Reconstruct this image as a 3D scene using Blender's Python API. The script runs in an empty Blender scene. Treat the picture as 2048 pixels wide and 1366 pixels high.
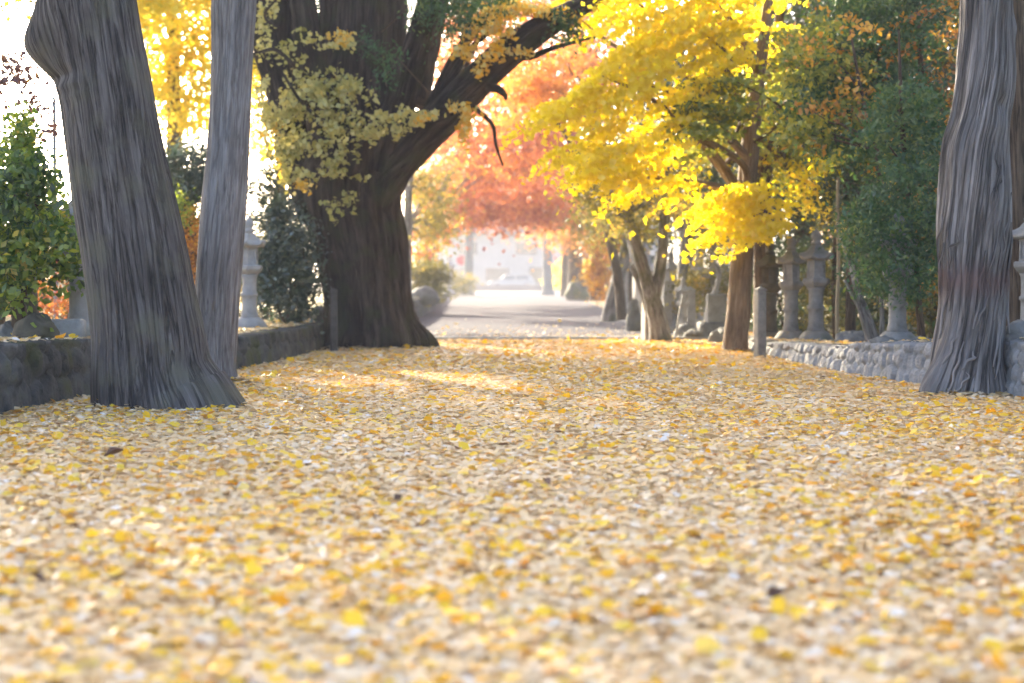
import bpy, math, random
import numpy as np
from mathutils import Vector

random.seed(7)
RNG = np.random.default_rng(11)
sc = bpy.context.scene
COL = sc.collection
PI = math.pi

# ------------------------------------------------------------------ camera and measuring helpers
F = 3413.0                       # focal length in pixels of the 2048 px wide photograph (60 mm)
TH = math.atan(123.0 / F)
CAMZ = 1.0

def P(px, py, Y):
    """world point seen at photo pixel (px, py) at distance Y along the avenue"""
    x = (px - 1024.0) / F
    y = -(py - 683.0) / F
    dy = math.cos(TH) + y * math.sin(TH)
    dz = -math.sin(TH) + y * math.cos(TH)
    t = Y / dy
    return Vector((x * t, Y, CAMZ + dz * t))

def G(px, py, z=0.0):
    """where the ray of a pixel meets height z"""
    a = P(px, py, 1.0)
    t = (z - CAMZ) / (a.z - CAMZ)
    return Vector((a.x * t, t, z))

def M(Y):
    return Y / F                 # metres per photo pixel at distance Y

# ------------------------------------------------------------------ materials
def new_mat(name):
    m = bpy.data.materials.new(name)
    m.use_nodes = True
    nt = m.node_tree
    nt.nodes.clear()
    out = nt.nodes.new('ShaderNodeOutputMaterial')
    return m, nt, out

def N(nt, typ, **kw):
    n = nt.nodes.new(typ)
    for k, v in kw.items():
        if k in n.inputs:
            n.inputs[k].default_value = v
        else:
            setattr(n, k, v)
    return n

def ramp(nt, stops, interp='LINEAR'):
    r = nt.nodes.new('ShaderNodeValToRGB')
    cr = r.color_ramp
    cr.interpolation = interp
    while len(cr.elements) < len(stops):
        cr.elements.new(0.5)
    for e, (p, c) in zip(cr.elements, stops):
        e.position = p
        e.color = (*c, 1)
    return r

def leaf_mat(name, stops, trans=0.45, gloss=0.06, jitter=0.35, tint=(1.1, 1.0, 0.8)):
    """leaves: colour from the per-leaf value 'tone', some light passes through"""
    m, nt, out = new_mat(name)
    L = nt.links
    at = N(nt, 'ShaderNodeAttribute', attribute_name='tone')
    r = ramp(nt, stops)
    L.new(at.outputs['Fac'], r.inputs[0])
    di = N(nt, 'ShaderNodeBsdfDiffuse')
    tr = N(nt, 'ShaderNodeBsdfTranslucent')
    L.new(r.outputs[0], di.inputs[0])
    mul = N(nt, 'ShaderNodeMix', data_type='RGBA', blend_type='MULTIPLY')
    mul.inputs[0].default_value = 1.0
    L.new(r.outputs[0], mul.inputs[6])
    mul.inputs[7].default_value = (*tint, 1)
    L.new(mul.outputs[2], tr.inputs[0])
    mx = N(nt, 'ShaderNodeMixShader')
    mx.inputs[0].default_value = trans
    L.new(di.outputs[0], mx.inputs[1])
    L.new(tr.outputs[0], mx.inputs[2])
    gl = N(nt, 'ShaderNodeBsdfGlossy', Roughness=0.45)
    mg = N(nt, 'ShaderNodeMixShader')
    mg.inputs[0].default_value = gloss
    L.new(mx.outputs[0], mg.inputs[1])
    L.new(gl.outputs[0], mg.inputs[2])
    L.new(mg.outputs[0], out.inputs[0])
    return m

def bark_mat(name, c1, c2, c3, sx=9.0, sz=0.7, bump=0.6, rough=0.85, moss=None, crack=0.7, patch=None):
    m, nt, out = new_mat(name)
    L = nt.links
    tc = N(nt, 'ShaderNodeTexCoord')
    mp = N(nt, 'ShaderNodeMapping')
    mp.inputs['Scale'].default_value = (sx, sx, sz)
    ba = N(nt, 'ShaderNodeAttribute', attribute_name='bark')
    L.new(ba.outputs['Vector'], mp.inputs[0])
    n1 = N(nt, 'ShaderNodeTexNoise', Scale=2.2, Detail=10.0, Roughness=0.68, Distortion=0.5)
    L.new(mp.outputs[0], n1.inputs['Vector'])
    n2 = N(nt, 'ShaderNodeTexNoise', Scale=1.3, Detail=4.0)
    L.new(tc.outputs['Object'], n2.inputs['Vector'])
    r = ramp(nt, [(0.30, c1), (0.5, c2), (0.70, c3)])
    L.new(n1.outputs[0], r.inputs[0])
    mx = N(nt, 'ShaderNodeMix', data_type='RGBA', blend_type='MULTIPLY')
    r2 = ramp(nt, [(0.3, (0.62, 0.6, 0.6)), (0.7, (1.1, 1.08, 1.08))])
    L.new(n2.outputs[0], r2.inputs[0])
    mx.inputs[0].default_value = 1.0
    L.new(r.outputs[0], mx.inputs[6])
    L.new(r2.outputs[0], mx.inputs[7])
    mpc = N(nt, 'ShaderNodeMapping'); mpc.inputs['Scale'].default_value = (sx * 1.1, sx * 1.1, sz * 0.55)
    L.new(ba.outputs['Vector'], mpc.inputs[0])
    nc = N(nt, 'ShaderNodeTexNoise', Scale=1.9, Detail=5.0, Roughness=0.55, Distortion=0.7)
    L.new(mpc.outputs[0], nc.inputs['Vector'])
    rc = ramp(nt, [(0.455, (1, 1, 1)), (0.495, (0.16, 0.15, 0.15)), (0.505, (0.16, 0.15, 0.15)), (0.545, (1, 1, 1))])
    L.new(nc.outputs[0], rc.inputs[0])
    mc = N(nt, 'ShaderNodeMix', data_type='RGBA', blend_type='MULTIPLY'); mc.inputs[0].default_value = crack
    L.new(mx.outputs[2], mc.inputs[6]); L.new(rc.outputs[0], mc.inputs[7])
    col = mc.outputs[2]
    if moss is not None:
        n3 = N(nt, 'ShaderNodeTexNoise', Scale=3.1, Detail=6.0)
        L.new(tc.outputs['Object'], n3.inputs['Vector'])
        r3 = ramp(nt, [(0.50, (0, 0, 0)), (0.66, (0.7, 0.7, 0.7))])
        L.new(n3.outputs[0], r3.inputs[0])
        m2 = N(nt, 'ShaderNodeMix', data_type='RGBA')
        L.new(r3.outputs[0], m2.inputs[0])
        L.new(col, m2.inputs[6])
        m2.inputs[7].default_value = (*moss, 1)
        col = m2.outputs[2]
    if patch is not None:          # a stripped reddish band of bark at one height
        pc, z0, z1 = patch
        sp = N(nt, 'ShaderNodeSeparateXYZ')
        L.new(tc.outputs['Object'], sp.inputs[0])
        n4 = N(nt, 'ShaderNodeTexNoise', Scale=5.0, Detail=4.0)
        L.new(tc.outputs['Object'], n4.inputs['Vector'])
        ad = N(nt, 'ShaderNodeMath', operation='MULTIPLY_ADD')
        L.new(n4.outputs[0], ad.inputs[0])
        ad.inputs[1].default_value = 0.35
        L.new(sp.outputs[2], ad.inputs[2])
        mr = N(nt, 'ShaderNodeMapRange', interpolation_type='SMOOTHSTEP')
        mr.inputs[1].default_value = z0 + 0.17
        mr.inputs[2].default_value = (z0 + z1) / 2 + 0.17
        L.new(ad.outputs[0], mr.inputs[0])
        mr2 = N(nt, 'ShaderNodeMapRange', interpolation_type='SMOOTHSTEP')
        mr2.inputs[1].default_value = z1 + 0.17
        mr2.inputs[2].default_value = (z0 + z1) / 2 + 0.17
        L.new(ad.outputs[0], mr2.inputs[0])
        pm = N(nt, 'ShaderNodeMath', operation='MULTIPLY')
        L.new(mr.outputs[0], pm.inputs[0])
        L.new(mr2.outputs[0], pm.inputs[1])
        m3 = N(nt, 'ShaderNodeMix', data_type='RGBA')
        L.new(pm.outputs[0], m3.inputs[0])
        L.new(col, m3.inputs[6])
        m3.inputs[7].default_value = (*pc, 1)
        col = m3.outputs[2]
    b = N(nt, 'ShaderNodeBsdfPrincipled', Roughness=rough)
    b.inputs['Specular IOR Level'].default_value = 0.25
    L.new(col, b.inputs['Base Color'])
    bp = N(nt, 'ShaderNodeBump', Strength=bump, Distance=0.05)
    hs = N(nt, 'ShaderNodeMath', operation='ADD'); L.new(n1.outputs[0], hs.inputs[0]); L.new(rc.outputs[0], hs.inputs[1])
    L.new(hs.outputs[0], bp.inputs['Height'])
    L.new(bp.outputs[0], b.inputs['Normal'])
    L.new(b.outputs[0], out.inputs[0])
    return m

def stone_mat(name, c1, c2, moss=None, scale=7.0, bump=0.35, mossamt=0.52):
    m, nt, out = new_mat(name)
    L = nt.links
    tc = N(nt, 'ShaderNodeTexCoord')
    n1 = N(nt, 'ShaderNodeTexNoise', Scale=scale, Detail=9.0, Roughness=0.65)
    L.new(tc.outputs['Object'], n1.inputs['Vector'])
    r = ramp(nt, [(0.3, c1), (0.7, c2)])
    L.new(n1.outputs[0], r.inputs[0])
    col = r.outputs[0]
    n2 = N(nt, 'ShaderNodeTexNoise', Scale=scale * 8, Detail=3.0)
    L.new(tc.outputs['Object'], n2.inputs['Vector'])
    if moss is not None:
        n3 = N(nt, 'ShaderNodeTexNoise', Scale=scale * 0.5, Detail=7.0)
        L.new(tc.outputs['Object'], n3.inputs['Vector'])
        r3 = ramp(nt, [(mossamt, (0, 0, 0)), (mossamt + 0.14, (0.85, 0.85, 0.85))])
        L.new(n3.outputs[0], r3.inputs[0])
        m2 = N(nt, 'ShaderNodeMix', data_type='RGBA')
        L.new(r3.outputs[0], m2.inputs[0])
        L.new(col, m2.inputs[6])
        m2.inputs[7].default_value = (*moss, 1)
        col = m2.outputs[2]
    b = N(nt, 'ShaderNodeBsdfPrincipled', Roughness=0.85)
    b.inputs['Specular IOR Level'].default_value = 0.3
    L.new(col, b.inputs['Base Color'])
    ad = N(nt, 'ShaderNodeMath', operation='ADD')
    L.new(n1.outputs[0], ad.inputs[0])
    L.new(n2.outputs[0], ad.inputs[1])
    bp = N(nt, 'ShaderNodeBump', Strength=bump, Distance=0.02)
    L.new(ad.outputs[0], bp.inputs['Height'])
    L.new(bp.outputs[0], b.inputs['Normal'])
    L.new(b.outputs[0], out.inputs[0])
    return m

def flat_mat(name, c, rough=0.6, metal=0.0, var=0.08, scale=12.0):
    m, nt, out = new_mat(name)
    L = nt.links
    tc = N(nt, 'ShaderNodeTexCoord')
    n1 = N(nt, 'ShaderNodeTexNoise', Scale=scale, Detail=5.0)
    L.new(tc.outputs['Object'], n1.inputs['Vector'])
    r = ramp(nt, [(0.3, tuple(max(0, v * (1 - var * 2)) for v in c)), (0.7, tuple(min(1, v * (1 + var)) for v in c))])
    L.new(n1.outputs[0], r.inputs[0])
    b = N(nt, 'ShaderNodeBsdfPrincipled', Roughness=rough, Metallic=metal)
    L.new(r.outputs[0], b.inputs['Base Color'])
    L.new(b.outputs[0], out.inputs[0])
    return m

def ground_mat(name, stops, scale=14.0, big=None, bump=0.5, rough=0.9, spec=0.1):
    """loose litter: small cells, each with its own tone"""
    m, nt, out = new_mat(name)
    L = nt.links
    tc = N(nt, 'ShaderNodeTexCoord')
    v = N(nt, 'ShaderNodeTexVoronoi', Scale=scale, Randomness=1.0)
    L.new(tc.outputs['Object'], v.inputs['Vector'])
    sp = N(nt, 'ShaderNodeSeparateColor')
    L.new(v.outputs['Color'], sp.inputs[0])
    r = ramp(nt, stops)
    L.new(sp.outputs[0], r.inputs[0])
    col = r.outputs[0]
    if big is not None:
        n = N(nt, 'ShaderNodeTexNoise', Scale=0.5, Detail=5.0)
        L.new(tc.outputs['Object'], n.inputs['Vector'])
        r2 = ramp(nt, [(0.42, (0, 0, 0)), (0.6, (0.8, 0.8, 0.8))])
        L.new(n.outputs[0], r2.inputs[0])
        mx = N(nt, 'ShaderNodeMix', data_type='RGBA')
        L.new(r2.outputs[0], mx.inputs[0])
        L.new(col, mx.inputs[6])
        mx.inputs[7].default_value = (*big, 1)
        col = mx.outputs[2]
    b = N(nt, 'ShaderNodeBsdfPrincipled', Roughness=rough)
    b.inputs['Specular IOR Level'].default_value = spec
    L.new(col, b.inputs['Base Color'])
    bp = N(nt, 'ShaderNodeBump', Strength=bump, Distance=0.02)
    L.new(v.outputs['Distance'], bp.inputs['Height'])
    L.new(bp.outputs[0], b.inputs['Normal'])
    L.new(b.outputs[0], out.inputs[0])
    return m

GINKGO = [(0.0, (0.16, 0.13, 0.03)), (0.35, (0.42, 0.36, 0.07)), (0.7, (0.58, 0.48, 0.10)), (1.0, (0.74, 0.42, 0.03))]
MATS = dict(
    yellow=leaf_mat('yellow_maple_leaves', [(0, (0.46, 0.36, 0.012)), (0.3, (0.82, 0.66, 0.014)), (0.8, (0.93, 0.80, 0.03)), (1, (0.92, 0.60, 0.015))], 0.7, tint=(1.08, 1.08, .8)),
    ygreen=leaf_mat('yellow_green_leaves', [(0, (0.10, 0.16, 0.03)), (0.5, (0.28, 0.33, 0.05)), (0.8, (0.52, 0.47, 0.04)), (1, (0.76, 0.52, 0.02))], 0.45),
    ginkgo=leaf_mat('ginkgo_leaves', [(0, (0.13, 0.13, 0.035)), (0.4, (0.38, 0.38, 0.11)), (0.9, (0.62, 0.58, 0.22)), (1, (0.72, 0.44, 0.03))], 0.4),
    gold=leaf_mat('backlit_ginkgo_leaves', [(0, (0.52, 0.55, 0.08)), (0.5, (0.82, 0.76, 0.11)), (1, (0.88, 0.60, 0.02))], 0.7),
    cypress=leaf_mat('cypress_leaves', [(0, (0.022, 0.05, 0.018)), (0.6, (0.055, 0.145, 0.045)), (1, (0.18, 0.24, 0.04))], 0.42),
    evergreen=leaf_mat('evergreen_leaves', [(0, (0.022, 0.045, 0.02)), (0.6, (0.055, 0.10, 0.035)), (1, (0.18, 0.19, 0.035))], 0.3, gloss=0.1),
    glossy=leaf_mat('camellia_leaves', [(0, (0.025, 0.055, 0.035)), (0.6, (0.05, 0.10, 0.06)), (1, (0.10, 0.15, 0.07))], 0.3, gloss=0.16),
    bright=leaf_mat('bright_green_leaves', [(0, (0.025, 0.06, 0.015)), (0.45, (0.10, 0.20, 0.02)), (0.9, (0.34, 0.42, 0.03)), (1, (0.6, 0.45, 0.05))], 0.55, gloss=0.07),
    orange=leaf_mat('orange_leaves', [(0, (0.16, 0.07, 0.012)), (0.4, (0.42, 0.18, 0.018)), (0.75, (0.66, 0.34, 0.025)), (1, (0.78, 0.52, 0.04))], 0.5),
    olive=leaf_mat('olive_leaves', [(0, (0.09, 0.10, 0.03)), (0.5, (0.20, 0.19, 0.045)), (0.85, (0.36, 0.27, 0.05)), (1, (0.55, 0.34, 0.04))], 0.45),
    red=leaf_mat('red_maple_leaves', [(0, (0.26, 0.07, 0.045)), (0.35, (0.44, 0.13, 0.065)), (0.7, (0.58, 0.22, 0.07)), (1, (0.70, 0.38, 0.06))], 0.5),
    redorange=leaf_mat('orange_maple_leaves', [(0, (0.40, 0.12, 0.04)), (0.5, (0.62, 0.25, 0.06)), (1, (0.76, 0.40, 0.06))], 0.5),
    purple=leaf_mat('dull_purple_leaves', [(0, (0.10, 0.04, 0.045)), (0.7, (0.2, 0.09, 0.08)), (1, (0.4, 0.2, 0.1))], 0.35),
    bark_dark=bark_mat('grey_cypress_bark', (0.05, 0.043, 0.038), (0.125, 0.112, 0.102), (0.22, 0.205, 0.192), 9, 0.9, 0.75, crack=0.65, moss=(0.13, 0.122, 0.085)),
    bark_pale=bark_mat('pale_cypress_bark', (0.12, 0.108, 0.10), (0.26, 0.25, 0.245), (0.38, 0.378, 0.375), 10, 0.95, 0.6, crack=0.4),
    bark_shag=bark_mat('shaggy_cypress_bark', (0.08, 0.073, 0.068), (0.24, 0.228, 0.22), (0.43, 0.415, 0.405), 9, 0.6, 0.9, crack=0.55, patch=((0.19, 0.135, 0.125), 0.78, 1.22)),
    bark_ginkgo=bark_mat('ginkgo_bark', (0.018, 0.0135, 0.011), (0.06, 0.046, 0.037), (0.13, 0.105, 0.088), 6, 0.9, 0.9, crack=0.55, moss=(0.05, 0.055, 0.025)),
    bark_brown=bark_mat('brown_bark', (0.06, 0.043, 0.029), (0.14, 0.10, 0.068), (0.22, 0.165, 0.115), 10, 1.0, 0.6),
    bark_white=bark_mat('skylit_pale_bark', (0.22, 0.215, 0.20), (0.42, 0.42, 0.41), (0.58, 0.585, 0.58), 8, 1.4, 0.4),  # paled so the skylight on these stems is in the colour
    bark_tan=bark_mat('tan_maple_bark', (0.11, 0.08, 0.055), (0.25, 0.185, 0.125), (0.36, 0.28, 0.20), 9, 1.2, 0.5, crack=0.3),
    bark_grey=bark_mat('mossy_grey_bark', (0.13, 0.125, 0.115), (0.27, 0.265, 0.255), (0.40, 0.40, 0.40), 8, 1.6, 0.5, moss=(0.08, 0.085, 0.035)),
    lantern=stone_mat('lantern_granite', (0.16, 0.15, 0.14), (0.34, 0.33, 0.315), moss=(0.095, 0.10, 0.05), scale=6, mossamt=0.55),
    lantern_dark=stone_mat('mossy_lantern_granite', (0.07, 0.058, 0.04), (0.15, 0.125, 0.085), moss=(0.06, 0.06, 0.025), scale=6, mossamt=0.5),
    lantern_pale=stone_mat('pale_lantern_granite', (0.27, 0.26, 0.245), (0.42, 0.41, 0.39), moss=(0.15, 0.15, 0.10), scale=6, mossamt=0.6),
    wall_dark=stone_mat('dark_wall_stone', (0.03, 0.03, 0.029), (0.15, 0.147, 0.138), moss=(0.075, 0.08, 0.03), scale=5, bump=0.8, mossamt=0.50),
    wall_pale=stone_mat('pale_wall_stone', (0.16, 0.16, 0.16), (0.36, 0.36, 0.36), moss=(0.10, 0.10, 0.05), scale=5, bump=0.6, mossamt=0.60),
    rock=stone_mat('grey_rock', (0.11, 0.108, 0.10), (0.25, 0.245, 0.235), moss=(0.09, 0.095, 0.045), scale=4, bump=0.6, mossamt=0.54),
    rock_moss=stone_mat('mossy_rock', (0.07, 0.066, 0.055), (0.16, 0.15, 0.12), moss=(0.08, 0.095, 0.03), scale=4, bump=0.6, mossamt=0.42),
    torii=stone_mat('torii_granite', (0.14, 0.15, 0.148), (0.21, 0.22, 0.218), scale=2.5, bump=0.2),
    post=stone_mat('weathered_post', (0.15, 0.135, 0.115), (0.29, 0.265, 0.23), scale=9, bump=0.3),
    post_dark=stone_mat('dark_post', (0.05, 0.045, 0.04), (0.11, 0.1, 0.09), scale=9, bump=0.3),
    pole=flat_mat('grey_pole_paint', (0.25, 0.26, 0.27), 0.5, 0.2),
    bamboo=flat_mat('weathered_bamboo', (0.30, 0.23, 0.13), 0.6),
    opening_dark=flat_mat('opening_shade_paint', (0.03, 0.028, 0.025), 0.9),
    render_white=flat_mat('white_render_wall', (0.30, 0.30, 0.31), 0.8, 0, 0.04, 2),
    roof_grey=flat_mat('grey_roof_tiles', (0.12, 0.12, 0.13), 0.7, 0, 0.1, 4),
    glass=flat_mat('window_glass', (0.10, 0.11, 0.12), 0.08, 0, 0.05, 2),
    barrier=flat_mat('brown_barrier', (0.24, 0.20, 0.19), 0.8),
    car_white=flat_mat('white_car_paint', (0.28, 0.29, 0.31), 0.25, 0, 0.02, 3),
    tyre=flat_mat('tyre_rubber', (0.03, 0.03, 0.03), 0.8),
    sign_red=flat_mat('red_sign_face', (0.60, 0.03, 0.06), 0.4, 0, 0.03),
    sign_white=flat_mat('white_sign_face', (0.78, 0.78, 0.78), 0.4, 0, 0.03),
    paper=flat_mat('pale_notice', (0.62, 0.62, 0.60), 0.7, 0, 0.04),
)
MATS['ground'] = ground_mat('leafy_soil', [(0, (0.05, 0.035, 0.02)), (0.5, (0.15, 0.10, 0.05)), (1, (0.34, 0.22, 0.08))], 11, big=(0.10, 0.085, 0.05))
MATS['terrace'] = ground_mat('mossy_terrace_soil', [(0, (0.06, 0.05, 0.025)), (0.5, (0.20, 0.15, 0.06)), (1, (0.42, 0.30, 0.11))], 13, big=(0.12, 0.12, 0.045))
MATS['litter_base'] = ground_mat('packed_fallen_leaves', [(0, (0.60, 0.44, 0.22)), (0.4, (0.74, 0.55, 0.29)), (0.8, (0.78, 0.60, 0.33)), (1, (0.80, 0.50, 0.12))], 22)
MATS['path'] = ground_mat('grey_path', [(0, (0.044, 0.048, 0.066)), (0.6, (0.056, 0.061, 0.082)), (1, (0.07, 0.074, 0.098))], 9, big=(0.064, 0.062, 0.082), bump=0.3, spec=0.03, rough=1.0)
MATS['plaza'] = ground_mat('pale_paving', [(0, (0.10, 0.10, 0.108)), (1, (0.13, 0.13, 0.138))], 2, bump=0.05)
MATS['kerb'] = stone_mat('kerb_stone', (0.30, 0.31, 0.32), (0.44, 0.45, 0.46), scale=3, bump=0.2)

def litter_mat():
    m, nt, out = new_mat('fallen_ginkgo_leaves')
    L = nt.links
    at = N(nt, 'ShaderNodeAttribute', attribute_name='tone')
    r = ramp(nt, [(0.0, (0.26, 0.12, 0.05)), (0.06, (0.52, 0.33, 0.14)), (0.22, (0.74, 0.52, 0.25)), (0.50, (0.82, 0.62, 0.34)),
                  (0.68, (0.86, 0.74, 0.55)), (0.75, (0.88, 0.85, 0.80)), (0.79, (0.86, 0.62, 0.07)), (0.92, (0.88, 0.52, 0.02)), (1.0, (0.82, 0.36, 0.02))])
    L.new(at.outputs['Fac'], r.inputs[0])
    di = N(nt, 'ShaderNodeBsdfDiffuse')
    tr = N(nt, 'ShaderNodeBsdfTranslucent')
    L.new(r.outputs[0], di.inputs[0]); L.new(r.outputs[0], tr.inputs[0])
    mx = N(nt, 'ShaderNodeMixShader'); mx.inputs[0].default_value = 0.3
    L.new(di.outputs[0], mx.inputs[1]); L.new(tr.outputs[0], mx.inputs[2])
    gl = N(nt, 'ShaderNodeBsdfGlossy', Roughness=0.42)
    fr = N(nt, 'ShaderNodeFresnel', IOR=1.4)
    sc_ = N(nt, 'ShaderNodeMath', operation='MULTIPLY'); sc_.inputs[1].default_value = 0.3
    L.new(fr.outputs[0], sc_.inputs[0])
    mg = N(nt, 'ShaderNodeMixShader')
    L.new(sc_.outputs[0], mg.inputs[0]); L.new(mx.outputs[0], mg.inputs[1]); L.new(gl.outputs[0], mg.inputs[2])
    L.new(mg.outputs[0], out.inputs[0])
    return m
MATS['litter'] = litter_mat()

# ------------------------------------------------------------------ object helpers
def link(o, parent=None):
    COL.objects.link(o)
    if parent is not None:
        o.parent = parent
    return o

def tag(o, label=None, cat=None, group=None, kind=None):
    if label: o['label'] = label
    if cat: o['category'] = cat
    if group: o['group'] = group
    if kind: o['kind'] = kind
    return o

def thing(name, label, cat, loc, rz=0.0, group=None, scale=1.0):
    o = bpy.data.objects.new(name, None)
    o.empty_display_size = 0.2
    link(o)
    o.location = loc
    o.rotation_euler = (0, 0, rz)
    o.scale = (scale,) * 3 if not hasattr(scale, '__len__') else scale
    return tag(o, label, cat, group)

def mesh_np(name, verts, faces, mat, parent=None, tone=None, smooth=False, origin=None):
    """faces: (n,3) or (n,4) int array"""
    verts = np.asarray(verts, dtype=np.float32)
    faces = np.asarray(faces, dtype=np.int32)
    if origin is not None:
        verts = verts - np.asarray(origin, dtype=np.float32)
    me = bpy.data.meshes.new(name)
    k = faces.shape[1]
    me.vertices.add(len(verts)); me.vertices.foreach_set('co', verts.ravel())
    me.loops.add(faces.size); me.loops.foreach_set('vertex_index', faces.ravel())
    me.polygons.add(len(faces))
    me.polygons.foreach_set('loop_start', np.arange(0, faces.size, k, dtype=np.int32))
    me.polygons.foreach_set('loop_total', np.full(len(faces), k, dtype=np.int32))
    me.polygons.foreach_set('use_smooth', np.full(len(faces), smooth, dtype=bool))
    if tone is not None:
        a = me.attributes.new('tone', 'FLOAT', 'FACE')
        a.data.foreach_set('value', np.asarray(tone, dtype=np.float32))
    me.update(calc_edges=True)
    me.materials.append(mat)
    o = bpy.data.objects.new(name, me)
    link(o, parent)
    return o

def set_origin(o, loc):
    o.location = loc

def vnoise(nz, na, cz, ca, rng):
    """periodic-in-angle smooth value noise on a grid nz x na with cz x ca cells"""
    g = rng.random((cz + 2, ca))
    z = np.linspace(0, cz, nz); a = np.linspace(0, ca, na, endpoint=False)
    zi = np.floor(z).astype(int); zf = z - zi; zf = zf * zf * (3 - 2 * zf)
    ai = np.floor(a).astype(int); af = a - ai; af = af * af * (3 - 2 * af)
    a1 = (ai + 1) % ca
    zi = np.minimum(zi, cz)
    g00 = g[np.ix_(zi, ai)]; g01 = g[np.ix_(zi, a1)]; g10 = g[np.ix_(zi + 1, ai)]; g11 = g[np.ix_(zi + 1, a1)]
    zf = zf[:, None]; af = af[None, :]
    return (g00 * (1 - af) + g01 * af) * (1 - zf) + (g10 * (1 - af) + g11 * af) * zf

def spline(pts, n):
    """Catmull-Rom through rows of pts"""
    p = np.asarray(pts, dtype=float)
    p = np.vstack([2 * p[0] - p[1], p, 2 * p[-1] - p[-2]])
    m = len(p) - 3
    t = np.linspace(0, m - 1e-6, n)
    i = t.astype(int); f = (t - i)[:, None]
    a, b, c, d = p[i], p[i + 1], p[i + 2], p[i + 3]
    return 0.5 * (2 * b + (c - a) * f + (2 * a - 5 * b + 4 * c - d) * f ** 2 + (3 * b - a - 3 * c + d) * f ** 3)

def tube(pts, n=40, k=12, rough=0.0, ridges=0, lobes=0.0, seed=0, twist=0.0, bumps=(), sz=3):
    """pts rows (x,y,z,r); returns verts, quad faces. ridges: number of vertical bark plates round the trunk"""
    rng = np.random.default_rng(seed + 100)
    s = spline(pts, n)
    c, r = s[:, :3], np.maximum(s[:, 3], 0.003)
    d = np.gradient(c, axis=0)
    d /= np.linalg.norm(d, axis=1)[:, None] + 1e-9
    ref = np.array([1.0, 0, 0]) if abs(d[:, 0]).mean() < 0.8 else np.array([0, 1.0, 0])
    u = ref - d * (d @ ref)[:, None]
    u /= np.linalg.norm(u, axis=1)[:, None]
    w = np.cross(d, u)
    a = np.linspace(0, 2 * PI, k, endpoint=False)
    L = np.linalg.norm(np.diff(c, axis=0), axis=1).sum()
    rr = np.ones((n, k))
    if rough > 0:
        rr += rough * 1.6 * (vnoise(n, k, max(2, int(L / (3 * r.mean() + 1e-3))), 5, rng) - 0.5)
    if ridges:
        tw = (np.arange(n) / n * twist)
        f1 = vnoise(n, k, max(2, int(L * sz * 0.5)), ridges, rng)
        f2 = vnoise(n, k, max(2, int(L * sz * 1.3)), ridges * 2, rng)
        f3 = vnoise(n, k, max(2, int(L * sz * 3)), ridges * 4 if ridges * 4 <= k else k, rng)
        rid = 1 - np.abs(2 * f1 - 1) * 1.2
        disp = (rid - 0.5) * 0.6 + (f2 - 0.5) * 0.6 + (f3 - 0.5) * 0.35
        if twist:
            for i in range(n):
                sh = tw[i] * k / (2 * PI); s0 = int(math.floor(sh)); fr = sh - s0
                disp[i] = np.roll(disp[i], s0) * (1 - fr) + np.roll(disp[i], s0 + 1) * fr
        rr += lobes * disp
    for (zc, ac, sz_, sa, amp) in bumps:         # local swellings: height, angle, spreads, size in radii
        da = (a[None, :] - ac + PI) % (2 * PI) - PI
        rr += amp * np.exp(-((c[:, 2:3] - zc) / sz_) ** 2 - (da / sa) ** 2)
    R = r[:, None] * rr
    v = c[:, None, :] + R[..., None] * (np.cos(a)[None, :, None] * u[:, None, :] + np.sin(a)[None, :, None] * w[:, None, :])
    idx = np.arange(n * k).reshape(n, k)
    q = np.stack([idx[:-1], np.roll(idx[:-1], -1, 1), np.roll(idx[1:], -1, 1), idx[1:]], -1).reshape(-1, 4)
    verts = v.reshape(-1, 3)
    # closing caps as quads collapsed to the centre line
    e = len(verts)
    verts = np.vstack([verts, c[0], c[-1]])
    b0 = np.stack([np.full(k, e), np.roll(idx[0], -1), idx[0], np.full(k, e)], -1)[:, :3]
    b1 = np.stack([np.full(k, e + 1), idx[-1], np.roll(idx[-1], -1)], -1)
    tri = np.vstack([b0, b1])
    q = np.vstack([q[:, [0, 1, 2]], q[:, [0, 2, 3]], tri])
    tw_ = (np.arange(n) / n * twist)[:, None]
    al = np.concatenate([[0], np.cumsum(np.linalg.norm(np.diff(c, axis=0), axis=1))])
    rm = np.median(r[: max(3, n // 2)])
    bc = np.stack([rm * np.cos(a[None] - tw_), rm * np.sin(a[None] - tw_), np.repeat(al[:, None], k, 1)], -1).reshape(-1, 3) + rng.random(3) * 3.0
    bc[:, 2] += c[0, 2]
    bc = np.vstack([bc, bc[0], bc[-1]])
    return verts, q, bc

def tube2(*a, **k):
    return tube(*a, **k)[:2]

class Bag:
    """collects triangle pieces of ONE mesh"""
    def __init__(s): s.v, s.f, s.n, s.c = [], [], 0, []
    def add(s, vf):
        v, f = vf[:2]
        s.c.append(vf[2] if len(vf) > 2 else None)
        s.v.append(np.asarray(v, float)); s.f.append(np.asarray(f, int) + s.n); s.n += len(v)
        return s
    def build(s, name, mat, parent=None, smooth=True, origin=None):
        o = mesh_np(name, np.vstack(s.v), np.vstack(s.f), mat, parent, smooth=smooth, origin=origin)
        if all(c is not None for c in s.c):
            at = o.data.attributes.new('bark', 'FLOAT_VECTOR', 'POINT')
            at.data.foreach_set('vector', np.vstack(s.c).astype(np.float32).ravel())
        return o

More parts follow.
